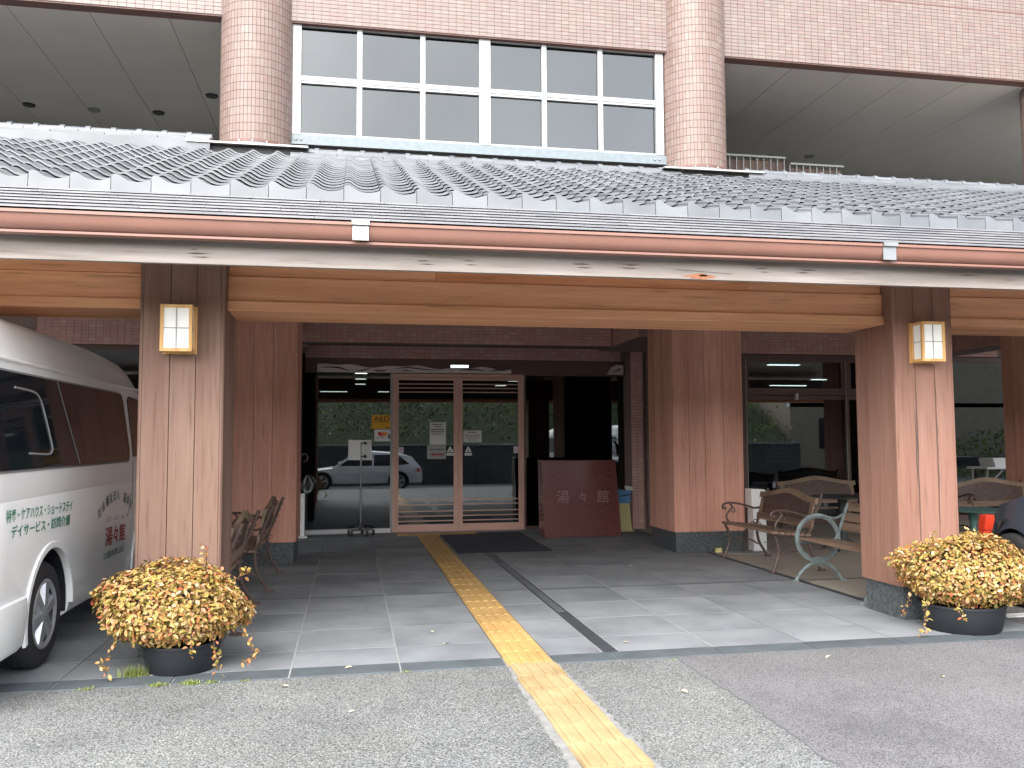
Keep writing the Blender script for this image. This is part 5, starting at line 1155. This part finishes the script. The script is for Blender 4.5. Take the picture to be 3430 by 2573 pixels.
bush('yellow green bush in a black pot in front of the right post', 4.73, 5.98, .38, .53, .37, .255, .30, .18, 12,
     [[(4.42, 5.95, .58), (4.39, 5.95, .66), (4.38, 5.95, .72)], [(4.60, 5.95, .58), (4.66, 5.95, .68), (4.68, 5.95, .74)]],
     [[(4.18, 5.75, .26), (4.12, 5.72, .14), (4.10, 5.71, .04)], [(4.34, 5.66, .25), (4.36, 5.62, .14)], [(5.10, 5.72, .24), (5.14, 5.68, .12), (5.10, 5.67, .05)], [(4.20, 6.0, .24), (4.15, 6.02, .1)]], count=11000, px=(4.60, 5.94))
# weeds along the kerb
wm = MB(); r = random.Random(2)
for (x, y, sp, n, hh) in ((-1.31, 5.80, .07, 220, .07), (-1.12, 5.545, .05, 130, .022), (-.94, 5.55, .055, 150, .028), (-.82, 5.552, .03, 60, .02), (-1.52, 5.545, .04, 60, .018), (-.62, 5.55, .03, 40, .014), (.35, 5.555, .05, 30, .012), (2.1, 5.5, .02, 10, .01)):
    for i in range(n):
        a = r.gauss(x, sp * .6); b = r.gauss(y, sp * .25); h_ = hh * r.uniform(.3, 1.1); d = r.uniform(0, 6.28); l_ = h_ * r.uniform(.2, .8); w_ = r.uniform(.002, .004)
        wm.add([(a - w_ * math.sin(d), b + w_ * math.cos(d), 0), (a + w_ * math.sin(d), b - w_ * math.cos(d), 0), (a + l_ * math.cos(d), b + l_ * math.sin(d), h_)], [(0, 1, 2)])
tag(obj('weeds', wm, 'weed'), kind='stuff')
# fallen leaves
DL = leaf_mb(.055).mesh('fallen_leaf', 'dry_leaf')
for (x, y, s, rz_, lb) in ((.02, 5.72, 1.0, 2, 'yellow leaf lying on the dark kerb left of the tactile strip'), (.62, 6.6, 1.0, .4, 'curled pale leaf on the paving midway left of the tactile strip'),
        (.70, 6.25, 1.1, 2.2, 'dry leaf close beside the left edge of the tactile strip near the kerb'), (1.96, 6.0, .9, 1.2, 'orange tinted leaf just right of the drain channel near the kerb'), (3.1, 6.95, .8, .2, 'pale leaf on the paving between the drain and the right front post'),
        (-.35, 5.35, 1.1, 1, 'brown leaf on the asphalt just below the kerb left of the tactile strip'), (.03, 4.8, .7, 2, 'tiny pale leaf out on the pebbled asphalt on the left'), (1.9, 4.75, 1.1, .3, 'dark dry leaf on the pebbled asphalt right of the tactile strip'),
        (3.15, 5.36, .9, 2, 'leaf on the smooth asphalt just below the kerb on the right'), (3.55, 4.75, 1.0, .1, 'pale leaf in the middle of the smooth asphalt on the right'), (3.72, 3.98, 1.2, 1.6, 'leaf on the smooth asphalt nearest the bottom right corner'),
        (3.2, 9.6, .9, 2, 'small leaf on the shaded paving in front of the right rear post'), (1.9, 9.9, .9, 0, 'small leaf beside the far end of the drain channel'), (.35, 10.8, 1.1, .3, 'leaf on the shaded paving in front of the wheeled board stand'),
        (3.6, 11.6, .9, .5, 'leaf on the paving in front of the red granite block')):
    o = link('fallen_leaf', DL, None, (x, y, .009)); o.rotation_euler = (R(random.uniform(-15, 15)), R(random.uniform(-15, 15)), rz_); o.scale = (s * .8, s, s)
    tag(o, lb, 'leaf', 'fallen leaves on the ground')
